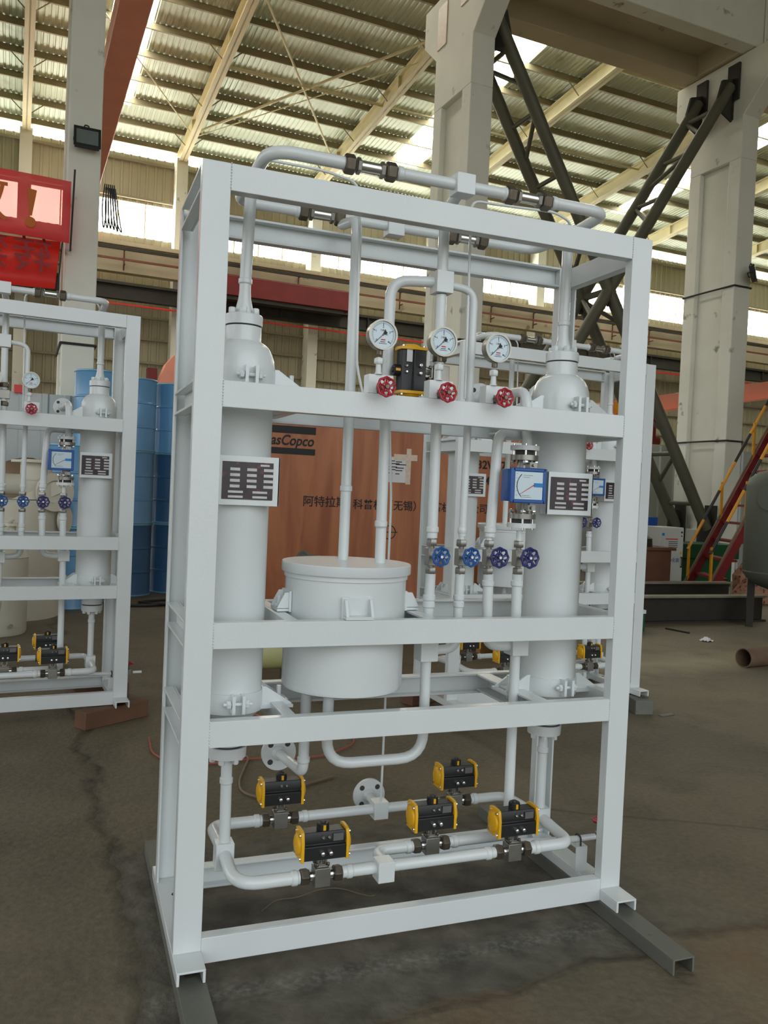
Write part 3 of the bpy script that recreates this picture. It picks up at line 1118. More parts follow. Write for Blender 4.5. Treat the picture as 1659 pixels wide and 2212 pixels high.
def gauge(parent, x, y, z, zb_):
    g = MB().lathe((x, y+.045, z), (0, -1, 0), [(0, .0), (0, .050), (.006, .056), (.04, .056), (.044, .058), (.048, .058), (.048, .051), (.036, .0505), (.036, 0)], 40)
    g = g.put('pressure_gauge', 'case', parent)
    MB().lathe((x, y+.003, z), (0, -1, 0), [(0, .0505), (.0005, .0505), (.0005, 0)], 40).put('dial', 'dial', g)
    m = MB()
    for i in range(41):
        a = R(225-270*i/40)
        r0 = .040 if i % 10 else .034
        wv = .0005 if i % 10 else .0011
        p = Matrix.Translation((x, y+.0018, z)) @ Matrix.Rotation(-a, 4, 'Y')
        m.box(r0, .046, 0, .0004, -wv, wv, p)
    m.put('scale_mark', 'ink', g)
    for i, (dx, dz) in enumerate(((-.026, -.022), (-.028, .012), (0, .029), (.027, .010), (.022, -.026))):
        text(str(i), .012, (x+dx, y+.0018, z+dz), 'ink', g, 'numeral', depth=.0002)
    text('乙炔表', .008, (x, y+.0018, z+.016), 'ink', g, 'lettering', depth=.0002)
    text('MPa', .007, (x+.014, y+.0018, z+.001), 'ink', g, 'lettering', depth=.0002)
    MB().box(x-.008, x+.010, y+.0014, y+.0018, z-.021, z-.017).put('maker_mark', 'redink', g)
    MB().box(x-.010, x+.010, y+.0014, y+.0018, z-.028, z-.026).box(x-.016, x+.016, y+.0014, y+.0018, z-.034, z-.0325).put('small_print', 'ink', g)
    a = R(225)
    p = Matrix.Translation((x, y+.001, z)) @ Matrix.Rotation(-a, 4, 'Y')
    m = MB()
    m.bm.transform(Matrix.Identity(4))
    m.box(0, .040, -.0012, 0, -.0009, .0009, p)
    m.prism([(0, -.002), (0, .002), (-.014, .007), (-.018, .006), (-.018, -.006), (-.014, -.007)], 'y', -.0012, 0)
    q = MB().prism([(0, -.002), (0, .002), (-.014, .007), (-.018, .006), (-.018, -.006), (-.014, -.007)], 'y', -.0012, 0).xf(p)
    m.bm.free()
    m = MB().box(0, .040, -.0012, 0, -.0009, .0009).xf(p)
    me = bpy.data.meshes.new('t')
    q.bm.to_mesh(me)
    q.bm.free()
    m.bm.from_mesh(me)
    bpy.data.meshes.remove(me)
    m.put('pointer', 'ink', g)
    MB().lathe((x, y+.0015, z), (0, -1, 0), [(0, .0035), (.003, .003), (.0035, 0)], 12).put('pointer_hub', 'brass', g)
    m = MB().cyl((x-.004, y+.02, z-.075), (x-.004, y+.02, z-.052), .012, seg=10)
    m.put('gauge_socket', 'brass', g)
    m = MB()
    m.lathe((x-.006, y+.02, zb_), (0, 0, 1), [(0, .016), (.01, .012), (.03, .011), (.032, .011), (z-.075-zb_-.01, .011)], 14)
    hexnut(m, (x-.006, y+.02, zb_+.05), (0, 0, 1), .022, .019)
    m.put('gauge_stem', 'paint', g)
    return g


def needle_valve_blue(parent, x, y, z, m, r):
    v = MB().box(x-.021, x+.021, y-.021, y+.021, z-.038, z+.035)
    v = v.put('needle_valve', 'steel', parent, .002)
    hexnut(MB(), (x, y, z+.058), (0, 0, 1), .030, .024).put('union_nut', 'steel', v)
    hexnut(MB(), (x, y, z-.060), (0, 0, 1), .030, .024).put('union_nut', 'steel', v)
    MB().cyl((x, y, z-.09), (x, y, z+.09), .012, seg=12).put('threaded_end', 'steel', v)
    q = MB().cyl((x, y-.02, z+.004), (x, y-.06, z+.006), .013, seg=12).cyl((x, y-.055, z+.005), (x, y-.108, z+.006), .006, seg=8)
    hexnut(q, (x, y-.05, z+.005), (0, 1, 0), .014, .016)
    q.put('bonnet', 'chrome', v)
    handwheel('handwheel', (x, y-.098, z+.006), (0, -1, .02), r, m, v)
    return v


def build_skid(label, loc, rzr):
    root = thing('gas_dryer_skid', label, 'gas equipment skid', loc, rzr, 'white gas equipment skids')
    # ---- frame
    BV = .002
    for x0 in (0, SK_W-.1):
        MB().chan((x0, x0+.1, 0, .048, ZB, ZT), 'z', '+y').put('post', 'paint', root, BV)
        MB().chan((x0, x0+.1, SK_D-.048, SK_D, ZB, ZT), 'z', '-y').put('post', 'paint', root, BV)
    for zt in (ZT, Z2, Z3, Z4, .157):
        MB().chan((.1, SK_W-.1, 0, .048, zt-BH, zt), 'x', '+y').put('front_beam', 'paint', root, BV)
        MB().chan((.1, SK_W-.1, SK_D-.048, SK_D, zt-BH, zt), 'x', '-y').put('rear_beam', 'paint', root, BV)
        if zt > .2:
            MB().chan((0, .048, .049, SK_D-.049, zt-BH, zt), 'y', '-x').put('side_beam', 'paint', root, BV)
            MB().chan((SK_W-.048, SK_W, .049, SK_D-.049, zt-BH, zt), 'y', '+x').put('side_beam', 'paint', root, BV)
    for x0 in (.1, SK_W-.1):
        for zt in (ZT, Z2, Z3, Z4):
            wl = MB()
            for k2 in range(9):
                zz = zt-BH+.006+k2*BH*.11
                wl.lathe((x0, -.001, zz), (0, 0, 1), [(0, .001), (.004, .0035), (.008, .001)], 6)
            wl.put('weld_bead', 'paint', root)
    for x0 in (0, SK_W-.1):
        MB().chan((x0, x0+.1, -.118, SK_D+.118, ZB-.048, ZB), 'y', '-z').put('base_channel', 'paint', root, BV)
        for yy in (.12, .45):
            MB().cyl((x0+.06, yy, ZB), (x0+.06, yy, ZB+.0015), .012, seg=12).put('bolt_hole', 'gap', root)
    for (xa, xb_, zt) in ((.375, .425, Z3), (.948, 1.0, Z3), (.378, .428, Z4), (1.462, 1.532, Z4), (.378, .428, Z2), (1.462, 1.532, Z2)):
        MB().chan((xa, xb_, .049, SK_D-.049, zt-.08, zt-.001), 'y', '+x' if xa < .9 else '-x').put('cross_beam', 'paint', root, BV)
    # ---- vessels
    vessel(root, .222, .30, .006)
    vessel(root, 1.682, .30, .010)
    nameplate(root, (.236, .148, 1.812), .236, .186)
    nameplate(root, (1.655, .142, 1.820), .235, .186)
    # ---- tank
    tx, ty = .690, .30
    t = MB().lathe((tx, ty, 0), (0, 0, 1), [(.982, 0), (.982, .235), (.988, .246), (1.0, .25), (1.435, .25), (1.437, .256), (1.456, .256), (1.456, 0)], 64)
    t = t.put('storage_tank', 'paint', root)
    MB().lathe((tx, ty, 1.457), (0, 0, 1), [(0, .266), (.003, .268), (.036, .268), (.040, .265), (.040, 0)], 64).put('lid', 'paint', t)
    for k2, (a, L) in enumerate(((-93, .30), (180, .30), (0, .31), (90, .30))):
        m = MB()
        mt = Matrix.Translation((tx-(.02 if k2 == 0 else 0), ty, 0)) @ Matrix.Rotation(R(a), 4, 'Z')
        m.box(.235, L, -.055, .055, Z3+.002, Z3+.014)
        for yy in (-.055, .045):
            m.prism([(.245, Z3+.012), (L, Z3+.012), (L-.004, Z3+.026), (L-.03, Z3+.075), (.245, Z3+.078)], 'y', yy, yy+.010)
        m.box(.245, .254, -.062, .062, Z3, Z3+.082)
        if k2:
            m.cyl((L-.02, 0, Z3-.03), (L-.02, 0, Z3+.06), .009, seg=8)
            hexnut(m, (L-.02, 0, Z3+.022), (0, 0, 1), .014, .016)
        m.xf(mt).put('bracket', 'paint', t)
    # ---- pipes into the tank
    pipe(root, [(.707, .40, 1.49), (.705, .40, 2.94), (.70, .60, 2.97), (.70, .60, 3.0)], bend=.06, collars=[((.707, .4, 1.80), (0, 0, 1))])
    pipe(root, [(.826, .27, 1.49), (.812, .25, 2.665), (1.0, .21, 2.672)], bend=.08, collars=[((.82, .26, 1.66), (0, 0, 1))])
    pipe(root, [(1.028, .2, 1.61), (1.020, .2, 2.62)], collars=[((1.028, .2, 1.645), (0, 0, 1))])
    MB().cbox((1.02, .2, 2.668), (.075, .075, .09)).put('junction_block', 'paint', root, .002)
    pipe(root, [(1.02, .2, 2.70), (1.02, .2, 2.955), (1.0, .03, 2.985)], bend=.07)
    pipe(root, [(1.05, .2, 2.665), (1.172, .2, 2.655), (1.168, .2, 1.62)], .0165, bend=.06, collars=[((1.167, .2, 1.645), (0, 0, 1))])
    pipe(root, [(1.50, .3, 2.07), (1.318, .2, 2.07), (1.300, .2, 1.62)], .0225, bend=.06, collars=[((1.30, .2, 1.65), (0, 0, 1))])
    # lower runs of the four valve lines
    pipe(root, [(1.028, .2, 1.46), (1.026, .2, 1.16)], collars=[((1.027, .2, 1.36), (0, 0, 1)), ((1.027, .2, 1.33), (0, 0, 1))])
    pipe(root, [(1.167, .2, 1.46), (1.164, .2, 1.142), (1.05, .2, 1.136)], .0205, bend=.07, collars=[((1.166, .2, 1.36), (0, 0, 1)), ((1.166, .2, 1.33), (0, 0, 1))])
    pipe(root, [(1.302, .2, 1.46), (1.308, .2, 1.15), (1.42, .2, 1.145)], bend=.08, collars=[((1.302, .2, 1.42), (0, 0, 1))])
    pipe(root, [(1.444, .2, 1.46), (1.450, .2, 1.14)], collars=[((1.444, .2, 1.42), (0, 0, 1))])
    MB().cbox((1.024, .2, 1.135), (.078, .08, .078)).put('junction_block', 'paint', root, .002)
    MB().cbox((1.456, .2, 1.145), (.078, .08, .075)).put('junction_block', 'paint', root, .002)
    pipe(root, [(1.453, .2, 1.12), (1.457, .2, .31)])
    pipe(root, [(.605, .2, .99), (.605, .2, .685), (1.030, .2, .685), (1.026, .2, 1.12)], bend=.11)
    pipe(root, [(.54, .3, .99), (.54, .3, .625), (.522, .62, .605)], bend=.045, collars=[((.54, .3, .68), (0, 0, 1))])
    for i, (x, m, r) in enumerate(((1.028, 'bluew', .038), (1.166, 'bluew', .038), (1.298, 'navyw', .041), (1.444, 'navyw', .042))):
        needle_valve_blue(root, x, .2, 1.533, m, r)
        pipe(root, [(x, .2, 1.59), (x, .2, 1.65)], .013)
        pipe(root, [(x, .2, 1.42), (x, .2, 1.47)], .013)
    # ---- flanges with pipes at the back
    def blind(cx, cy, cz, r, d=(0, 1, 0)):
        f = MB().lathe((cx, cy, cz), d, [(-.008, r), (.010, r), (.010, .026), (-.008, .026)], 32)
        f.lathe((cx, cy, cz), (0, -1, 0), [(.0, .034), (.012, .034), (.028, PR)], 20)
        f = f.put('pipe_flange', 'paint', root)
        for k2 in range(4):
            a = math.pi/4+math.pi*k2/2
            h = MB().cyl((cx+r*.7*math.cos(a), cy-.0088, cz+r*.7*math.sin(a)), (cx+r*.7*math.cos(a), cy-.0082, cz+r*.7*math.sin(a)), r*.16, seg=14)
            h.put('bolt_hole', 'gap', f)
    blind(.52, .635, .605, .078)
    blind(1.46, .67, 2.27, .072)
    blind(1.025, .80, .308, .080)
    pipe(root, [(1.46, .66, 2.27), (1.46, .22, 2.262), (1.462, .2, 2.02)], bend=.07)
    pipe(root, [(1.025, .79, .308), (1.01, .62, .308)])
    # ---- flow meter
    fy = .2
    for (za, zb2) in ((1.985, 2.012), (1.690, 1.717)):
        pass
    fm = MB().lathe((1.452, fy, 0), (0, 0, 1), [(1.70, .024), (1.74, .030), (1.78, .034), (1.92, .034), (1.95, .030), (1.99, .024)], 20)
    fm = fm.put('flow_meter', 'steel', root)
    for zc in (1.968, 1.714):
        MB().lathe((1.452, fy, zc-.011), (0, 0, 1), [(0, .060), (.022, .060)], 32).put('flange', 'steel', fm)
    for zc in (2.010, 1.674):
        MB().lathe((1.452, fy, zc-.010), (0, 0, 1), [(0, .063), (.020, .063)], 32).put('flange', 'paint', fm)
    MB().lathe((1.452, fy, 1.979), (0, 0, 1), [(0, .04), (.021, .04)], 24).put('gasket', 'gap', fm)
    MB().lathe((1.452, fy, 1.684), (0, 0, 1), [(0, .04), (.019, .04)], 24).put('gasket', 'gap', fm)
    for k2 in range(4):
        a = math.pi/4+math.pi*k2/2+.35
        xx, yy = 1.452+.047*math.cos(a), fy+.047*math.sin(a)
        hexnut(MB().cyl((xx, yy, 1.94), (xx, yy, 2.028), .006, seg=8), (xx, yy, 1.948), (0, 0, 1), .016, .012).put('stud_bolt', 'chrome', fm)
        hexnut(MB().cyl((xx, yy, 1.656), (xx, yy, 1.745), .006, seg=8), (xx, yy, 1.735), (0, 0, 1), .016, .012).put('stud_bolt', 'chrome', fm)
    X0, X1, ZA, ZC = 1.320, 1.494, 1.772, 1.920
    yf = .085
    m = MB().prism([(X0, yf+.02), (X0+.012, yf), (X1-.012, yf), (X1, yf+.02), (X1, yf+.075), (X0, yf+.075)], 'z', ZA+.006, ZC-.006)
    m.box(X0+.01, X1-.006, yf-.008, yf, ZC-.016, ZC).box(X0+.01, X1-.006, yf-.008, yf, ZA, ZA+.016)
    m.box(X0+.0, X0+.022, yf-.008, yf, ZA, ZC).box(X1-.018, X1, yf-.008, yf, ZA, ZC)
    m.put('indicator_case', 'bluebox', fm, .004)
    dx0, dx1, dz0, dz1 = X0+.022, X1-.018, ZA+.016, ZC-.016
    MB().box(dx0, dx1, yf-.004, yf-.001, dz0, dz1).put('dial', 'dial', fm)
    px, pz = dx1-.042, (dz0+dz1)/2+.004
    m = MB()
    arc = []
    for k2 in range(13):
        a = R(180-38+76*k2/12)
        arc.append((dx0+.118+.098*math.cos(a)-.01, yf-.005, (dz0+dz1)/2+.075*math.sin(a)))
    m.tube(arc, .0014, 0, 6)
    m.put('scale_arc', 'ink', fm)
    m = MB()
    for k2 in range(6):
        zz = dz0+.016+k2*.018
        m.box(dx0+.006, dx0+.012, yf-.0046, yf-.004, zz, zz+.0015)
    m.box(dx0+.04, dx0+.085, yf-.0046, yf-.004, dz1-.016, dz1-.0145).box(dx0+.04, dx0+.07, yf-.0046, yf-.004, dz1-.024, dz1-.0225)
    m.box(dx0+.03, dx0+.08, yf-.0046, yf-.004, dz0+.008, dz0+.0095).box(dx0+.036, dx0+.072, yf-.0046, yf-.004, dz0+.015, dz0+.0165)
    m.put('small_print', 'greyplate', fm)
    m = MB().cyl((px, yf-.007, pz), (dx0+.026, yf-.007, dz0+.022), .0016, .0008, seg=6)
    m.put('pointer', 'redink', fm)
    MB().box(px, dx1, yf-.008, yf-.004, pz-.008, pz+.008).put('pointer_cover', 'cyan', fm)
    for zc in (1.935, 1.752):
        MB().box(1.44, 1.475, .13, .17, zc-.012, zc+.012).cyl((1.457, .128, zc), (1.457, .12, zc), .007, seg=10).put('mounting_bracket', 'steel', fm)
    # ---- gauges and red needle valves on the second beam
    for i, (x, gx) in enumerate(((.697, .700), (.949, .952), (1.196, 1.193))):
        m = MB().box(x-.05, x+.05, .003, .060, Z2+.001, Z2+.073)
        nv = m.put('needle_valve', 'paint', root, .002)
        MB().box(x-.016, x+.030, .001, .004, Z2+.002, Z2+.036).put('gland_plate', 'steel', nv)
        q = MB().cyl((x-.006, .003, Z2+.019), (x-.006, -.085, Z2+.019), .007, seg=10)
        hexnut(q, (x-.006, -.01, Z2+.019), (0, 1, 0), .022, .016)
        q.put('spindle', 'brass', nv)
        handwheel('handwheel', (x-.006, -.072, Z2+.019), (0, -1, .02), .036, 'redw', nv)
        gauge(root, gx-.008, -.012, 2.387, Z2+.073)
    # ---- upper actuator on the vertical line
    rot = Matrix.Rotation(R(-90), 4, 'Y')
    actuator(root, (1.025, .2, 2.292), rot)
    MB().box(.862, .887, .160, .1605, 2.325, 2.385).put('data_label', 'paper', root)
    # ---- top piping loop
    zt = 3.0
    pipe(root, [(.222, .3, 2.60), (.232, .3, zt-.005), (.232, .0, zt), (.555, .0, zt)], .0235, bend=.10, collars=[((.53, 0, zt), (1, 0, 0))])
    pipe(root, [(.232, .3, zt-.01), (.232, .60, zt), (.52, .60, zt)], .0235, bend=.09, collars=[((.50, .6, zt), (1, 0, 0))])
    check_valve(root, (.615, 0, zt))
    check_valve(root, (.605, .6, zt))
    pipe(root, [(.70, 0, zt), (.97, 0, zt)], collars=[((.735, 0, zt), (1, 0, 0))])
    pipe(root, [(1.03, 0, zt), (1.215, 0, zt)], collars=[((1.19, 0, zt), (1, 0, 0))])
    pipe(root, [(.69, .6, zt), (.92, .6, zt)])
    pipe(root, [(.98, .6, zt), (1.22, .6, zt)])
    MB().cbox((1.0, 0, zt), (.078, .07, .078)).put('junction_block', 'paint', root, .002)
    MB().cbox((.95, .6, zt-.005), (.078, .07, .078)).put('junction_block', 'paint', root, .002)
    check_valve(root, (1.292, 0, zt))
    check_valve(root, (1.318, .6, zt))
    pipe(root, [(1.375, 0, zt), (1.668, 0, zt), (1.682, .3, zt-.01), (1.682, .3, 2.60)], .0235, bend=.07, collars=[((1.41, 0, zt), (1, 0, 0))])
    pipe(root, [(1.40, .6, zt), (1.682, .6, zt), (1.682, .31, zt-.01)], .0225, bend=.07)
    # ---- bottom piping loop
    zl = .31
    ya, ybm, yc = .05, .195, .62
    MB().box(.19, .262, .265, .335, .27, .375).put('junction_block', 'paint', root, .002)
    pipe(root, [(.224, .3, .72), (.228, .3, .36)], collars=[((.225, .3, .62), (0, 0, 1))])
    pipe(root, [(.226, .3, .33), (.226, ya, zl), (.47, ya, zl)], .0245, bend=.10, collars=[((.45, ya, zl), (1, 0, 0))])
    pipe(root, [(.226, .3, .33), (.226, yc, zl), (.455, yc, zl)], .0245, bend=.08, collars=[((.43, yc, zl), (1, 0, 0))])
    actuator(root, (.556, ya, zl), None, 0, True)
    actuator(root, (1.395, ya, zl), None, 0, True)
    actuator(root, (1.083, ybm, zl), None, 0, True)
    actuator(root, (.534, yc, zl), None, 0, False)
    actuator(root, (1.400, yc, zl), None, 0, True)
    pipe(root, [(.64, ya, zl), (.79, ya, zl)], collars=[((.67, ya, zl), (1, 0, 0))])
    MB().cbox((.812, ya-.01, zl-.005), (.068, .07, .08)).put('junction_block', 'paint', root, .002)
    pipe(root, [(.84, ya, zl), (1.315, ya, zl)], collars=[((1.28, ya, zl), (1, 0, 0))])
    pipe(root, [(.825, ya, zl+.005), (.832, ybm, zl), (1.0, ybm, zl)], bend=.055, collars=[((.98, ybm, zl), (1, 0, 0))])
    pipe(root, [(1.165, ybm, zl), (1.47, ybm, zl)], collars=[((1.195, ybm, zl), (1, 0, 0))])
    pipe(root, [(.615, yc, zl), (.985, yc, zl)], collars=[((.65, yc, zl), (1, 0, 0))])
    MB().cbox((1.01, yc, zl), (.07, .07, .08)).put('junction_block', 'paint', root, .002)
    pipe(root, [(1.04, yc, zl), (1.32, yc, zl)])
    pipe(root, [(1.48, yc, zl), (1.682, yc, zl), (1.682, .3, .33)], bend=.07, collars=[((1.51, yc, zl), (1, 0, 0))])
    pipe(root, [(1.475, ya, zl), (1.682, ya, zl), (1.682, .3, .33)], .0245, bend=.06, collars=[((1.51, ya, zl), (1, 0, 0))])
    MB().cbox((1.682, .3, .33), (.07, .07, .09)).put('junction_block', 'paint', root, .002)
    pipe(root, [(1.682, .3, .36), (1.682, .3, .72)], collars=[((1.682, .3, .64), (0, 0, 1))])
    pipe(root, [(1.46, ybm+.005, .29), (1.56, .24, .25), (1.80, .2, .25), (1.92, .2, .25)], .014, bend=.05)
    # outlet valve beside the right post
    v = MB().cbox((1.950, .2, .25), (.04, .036, .036))
    v = v.put('outlet_valve', 'steel', root, .001)
    hexnut(MB(), (1.932, .2, .25), (1, 0, 0), .028, .020).put('union_nut', 'brass', v)
    MB().cyl((1.950, .2, .27), (1.950, .2, .315), .007, seg=8).put('spindle', 'brass', v)
    handwheel('handwheel', (1.950, .2, .32), (0, 0, 1), .040, 'redw', v)
    MB().cyl((1.985, .2, .25), (2.05, .2, .25), .010, seg=10).put('hose_tail', 'paint', v)
    MB().box(1.80, 1.86, .17, .176, ZB, .225).box(1.80, 1.86, .176, .23, .219, .225).put('angle_bracket', 'paint', root, .001)
    MB().tube([(1.828, .178, .222), (1.828, .178, .268), (1.828, .222, .268), (1.828, .222, .222)], .004, .02, 8).put('u_bolt', 'gap', root)
    # ---- thin impulse tubes
    for pts in ([(.262, .25, 3.0), (.262, .25, 3.058), (.50, .25, 3.058), (.655, .25, 3.035), (.665, .25, 2.9), (.68, .25, 2.3), (.70, .22, 2.19)],
                [(1.15, .2, 2.2), (1.145, .2, 2.6), (1.138, .2, 3.03), (1.24, .2, 3.03), (1.55, .2, 3.045), (1.64, .22, 3.02), (1.66, .25, 2.97)],
                [(.96, .575, 2.12), (.985, .575, 1.75), (.985, .575, 1.48), (1.0, .575, .8), (1.01, .60, .35)]):
        pipe(root, pts, .0055, bend=.05, name='impulse_tube')
    return root


skid = build_skid('large white steel gas skid, two columns, round tank and gauges, in the middle', (0, 0, 0), 0)
c = copy_tree(skid)
c.location = (-1.837, 3.237, .072)
c.rotation_euler = (0, 0, .097)
c['label'] = 'white gas skid standing on timber blocks in front of the blue drums, cut off'
c = copy_tree(skid)
c.location = (2.43, 2.878, .067)
c.rotation_euler = (0, 0, .048)
c['label'] = 'white gas skid partly hidden behind the right side of the nearest skid'

# ================================================================== under and around the skids
for x0, lb in ((.003, 'grey steel channel on the floor under the left feet of the nearest skid'),
               (1.806, 'grey steel channel on the floor under the right feet of the nearest skid')):
    m = MB().chan((x0, x0+.1, -.48 if x0 > 1 else -.62, 1.12, .002, .0625), 'y', '-z', .008, .006)
    tag(m.put('floor_channel', 'floorsteel', None, .001), lb, 'steel channel')


def block(label, c, d, a, m='timber', name='timber_block'):
    o = MB().cbox((0, 0, d[2]/2), d).put(name, m, None, .006)
    o.location = c
    o.rotation_euler = (0, 0, a)
    return tag(o, label, 'wood block')


block('brown timber block under the near right foot of the left skid', (-.03, 3.44, 0), (.55, .13, .128), .58, 'timber')
block('timber block under the far right foot of the left skid', (-.10, 4.10, 0), (.45, .13, .128), .35)
block('grey weathered wood block under the near right foot of the skid behind', (4.27, 2.90, 0), (.32, .16, .122), 1.3, 'floorsteel')
block('timber block under the near left foot of the left skid', (-1.80, 3.22, 0), (.40, .13, .128), .3)
block('timber block under the far left foot of the left skid', (-1.88, 3.86, 0), (.36, .13, .128), .3)
block('wood block under the far right foot of the skid behind', (4.25, 3.62, 0), (.30, .14, .122), .4, 'floorsteel')
block('wood block under the far left foot of the skid behind', (2.48, 3.52, 0), (.30, .14, .122), .4)
block('brown wood block under the near left foot of the skid behind', (2.50, 2.84, 0), (.30, .14, .122), 1.2)
block('flat wood offcut lying on the floor beside the foot of the skid behind', (4.42, 2.70, 0), (.16, .05, .008), .2, 'floorsteel', 'wood_scrap')


def drum_mesh(m):
    prof = [(0, 0), (0, .352), (.012, .36), (.024, .356)]
    for z in (.37, .74):
        prof += [(z-.02, .352), (z-.008, .362), (z+.008, .362), (z+.02, .352)]
    prof += [(1.095, .352), (1.108, .36), (1.12, .358), (1.12, .338), (1.108, .335), (1.108, 0)]
    return MB().lathe((0, 0, 0), (0, 0, 1), prof, 40).mesh('drum', m)


DR = [drum_mesh('drum'), drum_mesh('drum_shaded')]
RIM = [MB().lathe((0, 0, z), (0, 0, 1), [(0, .345), (0, .362), (.006, .366), (.02, .366), (.026, .362), (.026, .345)], 40, cap=False).mesh('rim', 'drumrim') for z in (.0, 1.096)]
BUNG = MB().cyl((.2, 0, 1.1), (.2, 0, 1.118), .035, seg=12).mesh('bung', 'steel')
lev = ['bottom', 'middle', 'top']
for (x, y, n, desc, cc) in ((.02, 10.12, 3, 'stack behind the left skid column', 0), (.545, 10.66, 3, 'stack just right of the left skid', 0),
                            (1.27, 11.02, 3, 'stack half hidden by the nearest left post', 1), (-.31, 9.37, 2, 'short stack behind the left flow meter', 0)):
    for k2 in range(n):
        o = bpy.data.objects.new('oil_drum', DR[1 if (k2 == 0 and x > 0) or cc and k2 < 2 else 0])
        COL.objects.link(o)
        o.location = (x+random.uniform(-.01, .01), y, k2*1.1235)
        o.rotation_euler[2] = random.random()*6
        for me_, nm_ in ((RIM[0], 'rim'), (RIM[1], 'rim'), (BUNG, 'bung')):
            q = bpy.data.objects.new(nm_, me_)
            COL.objects.link(q)
            q.parent = o
        lv = lev[k2] if n == 3 else ('bottom', 'top')[k2]
        tag(o, 'blue steel drum, %s of the %s' % (lv, desc), 'drum', 'blue steel drums')

# big plywood crate
cr = thing('plywood_crate', 'large orange brown plywood crate with stencilled black lettering behind the skids', 'crate')
CY = 7.4
MB().box(1.32, 5.68, CY, CY+1.6, .14, 2.93).put('panel', 'ply', cr, .01)
m = MB()
for x in (1.4, 3.4, 5.4):
    m.box(x-.1, x+.1, CY, CY+1.6, 0, .14)
m.put('skid_runner', 'timber', cr)
m = MB().box(1.72, 2.585, CY-.004, CY, 2.48, 2.575).box(1.72, 2.585, CY-.004, CY, 2.215, 2.295)
m.put('stencil_bar', 'ink', cr)
text('AtlasCopco', .185, (2.57, CY-.004, 2.387), 'ink', cr, sx=.86, shear=.22, align='RIGHT', bold=.004)
text('阿特拉斯', .150, (2.745, CY-.004, 1.615), 'ink', cr, sx=1.0, bold=.0012)
text('科普柯（无锡）压缩机有限公司', .143, (3.13, CY-.004, 1.60), 'ink', cr, sx=1.0, align='LEFT', bold=.0012)
text('32W-75', .16, (5.20, CY-.004, 2.22), 'ink', cr, bold=.004)
text('413 /', .15, (5.22, CY-.004, 2.0), 'ink', cr, bold=.004)
MB().tube([(3.66+.09*math.cos(t*math.pi/12), CY-.003, 1.25+.09*math.sin(t*math.pi/12)) for t in range(24)], .006, 0, 5, True).box(3.54, 3.78, CY-.005, CY, 1.245, 1.255).box(3.655, 3.665, CY-.005, CY, 1.13, 1.37).put('crosshair_mark', 'ink', cr)
MB().box(3.50, 3.86, CY-.006, CY-.001, 1.92, 2.26).put('packing_slip', 'paper', cr)
m = MB()
for zz, w1 in ((2.20, .09), (2.165, .15), (2.12, .12), (2.085, .1), (2.04, .06)):
    m.box(3.60, 3.60+w1*1.1, CY-.008, CY-.006, zz, zz+.012).box(3.71, 3.71+w1, CY-.008, CY-.006, zz-.01, zz+.002)
m.put('small_print', 'ink', cr)
MB().box(3.68, 4.02, CY-.009, CY-.007, 2.22, 2.30).box(3.86, 3.93, CY-.010, CY-.008, 1.9, 2.38).put('packing_tape', 'tape', cr)

# low grey case in front of the crate
m = MB().box(4.95, 5.75, 6.2, 6.9, 0, 1.45)
tag(m.put('metal_case', 'sheet', None, .01), 'low grey metal case before the crate, seen through the skid behind', 'case')
m = MB()
for k2 in range(5):
    m.box(4.05+k2*.19, 4.19+k2*.19, 5.0, 5.9, .16, .19)
for yy in (5.0, 5.4, 5.8):
    m.box(4.05, 4.98, yy, yy+.1, .0, .16)
tag(m.put('wooden_pallet', 'pallet', None), 'small pale wood pallet on the floor behind the rear skid', 'pallet')

# compressor between the tank and the left column
cp = thing('air_compressor', 'dark air compressor with meshed belt guard seen between left column and round tank', 'compressor')
px, py = 1.86, 4.3
m = MB().lathe((px+.02, py+.1, .76), (0, -1, 0), [(0, .0), (0, .32), (.10, .32), (.10, .295), (.07, .295), (.07, 0)], 48)
m.put('belt_guard', 'darkmach', cp)
mm = bpy.data.materials.new('guard_mesh')
mm.use_nodes = True
_nn, _ll = mm.node_tree.nodes, mm.node_tree.links
_t = _nn.new('ShaderNodeTexCoord')
_m = _nn.new('ShaderNodeMapping')
_m.inputs['Rotation'].default_value = (R(90), 0, 0)
_b = _nn.new('ShaderNodeTexBrick')
_b.inputs['Scale'].default_value = 18
_b.inputs['Color1'].default_value = (.008, .008, .008, 1)
_b.inputs['Color2'].default_value = (.012, .012, .012, 1)
_b.inputs['Mortar'].default_value = (.25, .24, .22, 1)
_b.inputs['Mortar Size'].default_value = .045
_ll.new(_t.outputs['Object'], _m.inputs[0])
_ll.new(_m.outputs[0], _b.inputs[0])
_ll.new(_b.outputs[0], _nn['Principled BSDF'].inputs['Base Color'])
M['mesh'] = mm
MB().lathe((px+.02, py+.022, .76), (0, -1, 0), [(0, 0), (0, .295), (.002, .295), (.002, 0)], 40).put('mesh_panel', 'mesh', cp)
m = MB().lathe((px-.235, py+.0, 1.165), (-.35, -1, 0), [(0, 0), (0, .055), (.015, .065), (.04, .065), (.05, .045), (.07, .04), (.07, 0)], 24)
m.cyl((px-.235, py, 1.165), (px+.1, py+.15, 1.12), .035, seg=14)
m.put('intake_filter', 'darkmach', cp)
m = MB().lathe((px-1.15, py+.15, .28), (1, 0, 0), [(0, 0), (.02, .08), (.05, .13), (.1, .15), (.86, .15), (.92, .13), (.95, .08), (.96, .0)], 32)
m.put('air_tank', 'palegreen', cp)
m = MB()
for xx in (px-1.0, px-.35):
    m.box(xx, xx+.04, py+.05, py+.25, .02, .15)
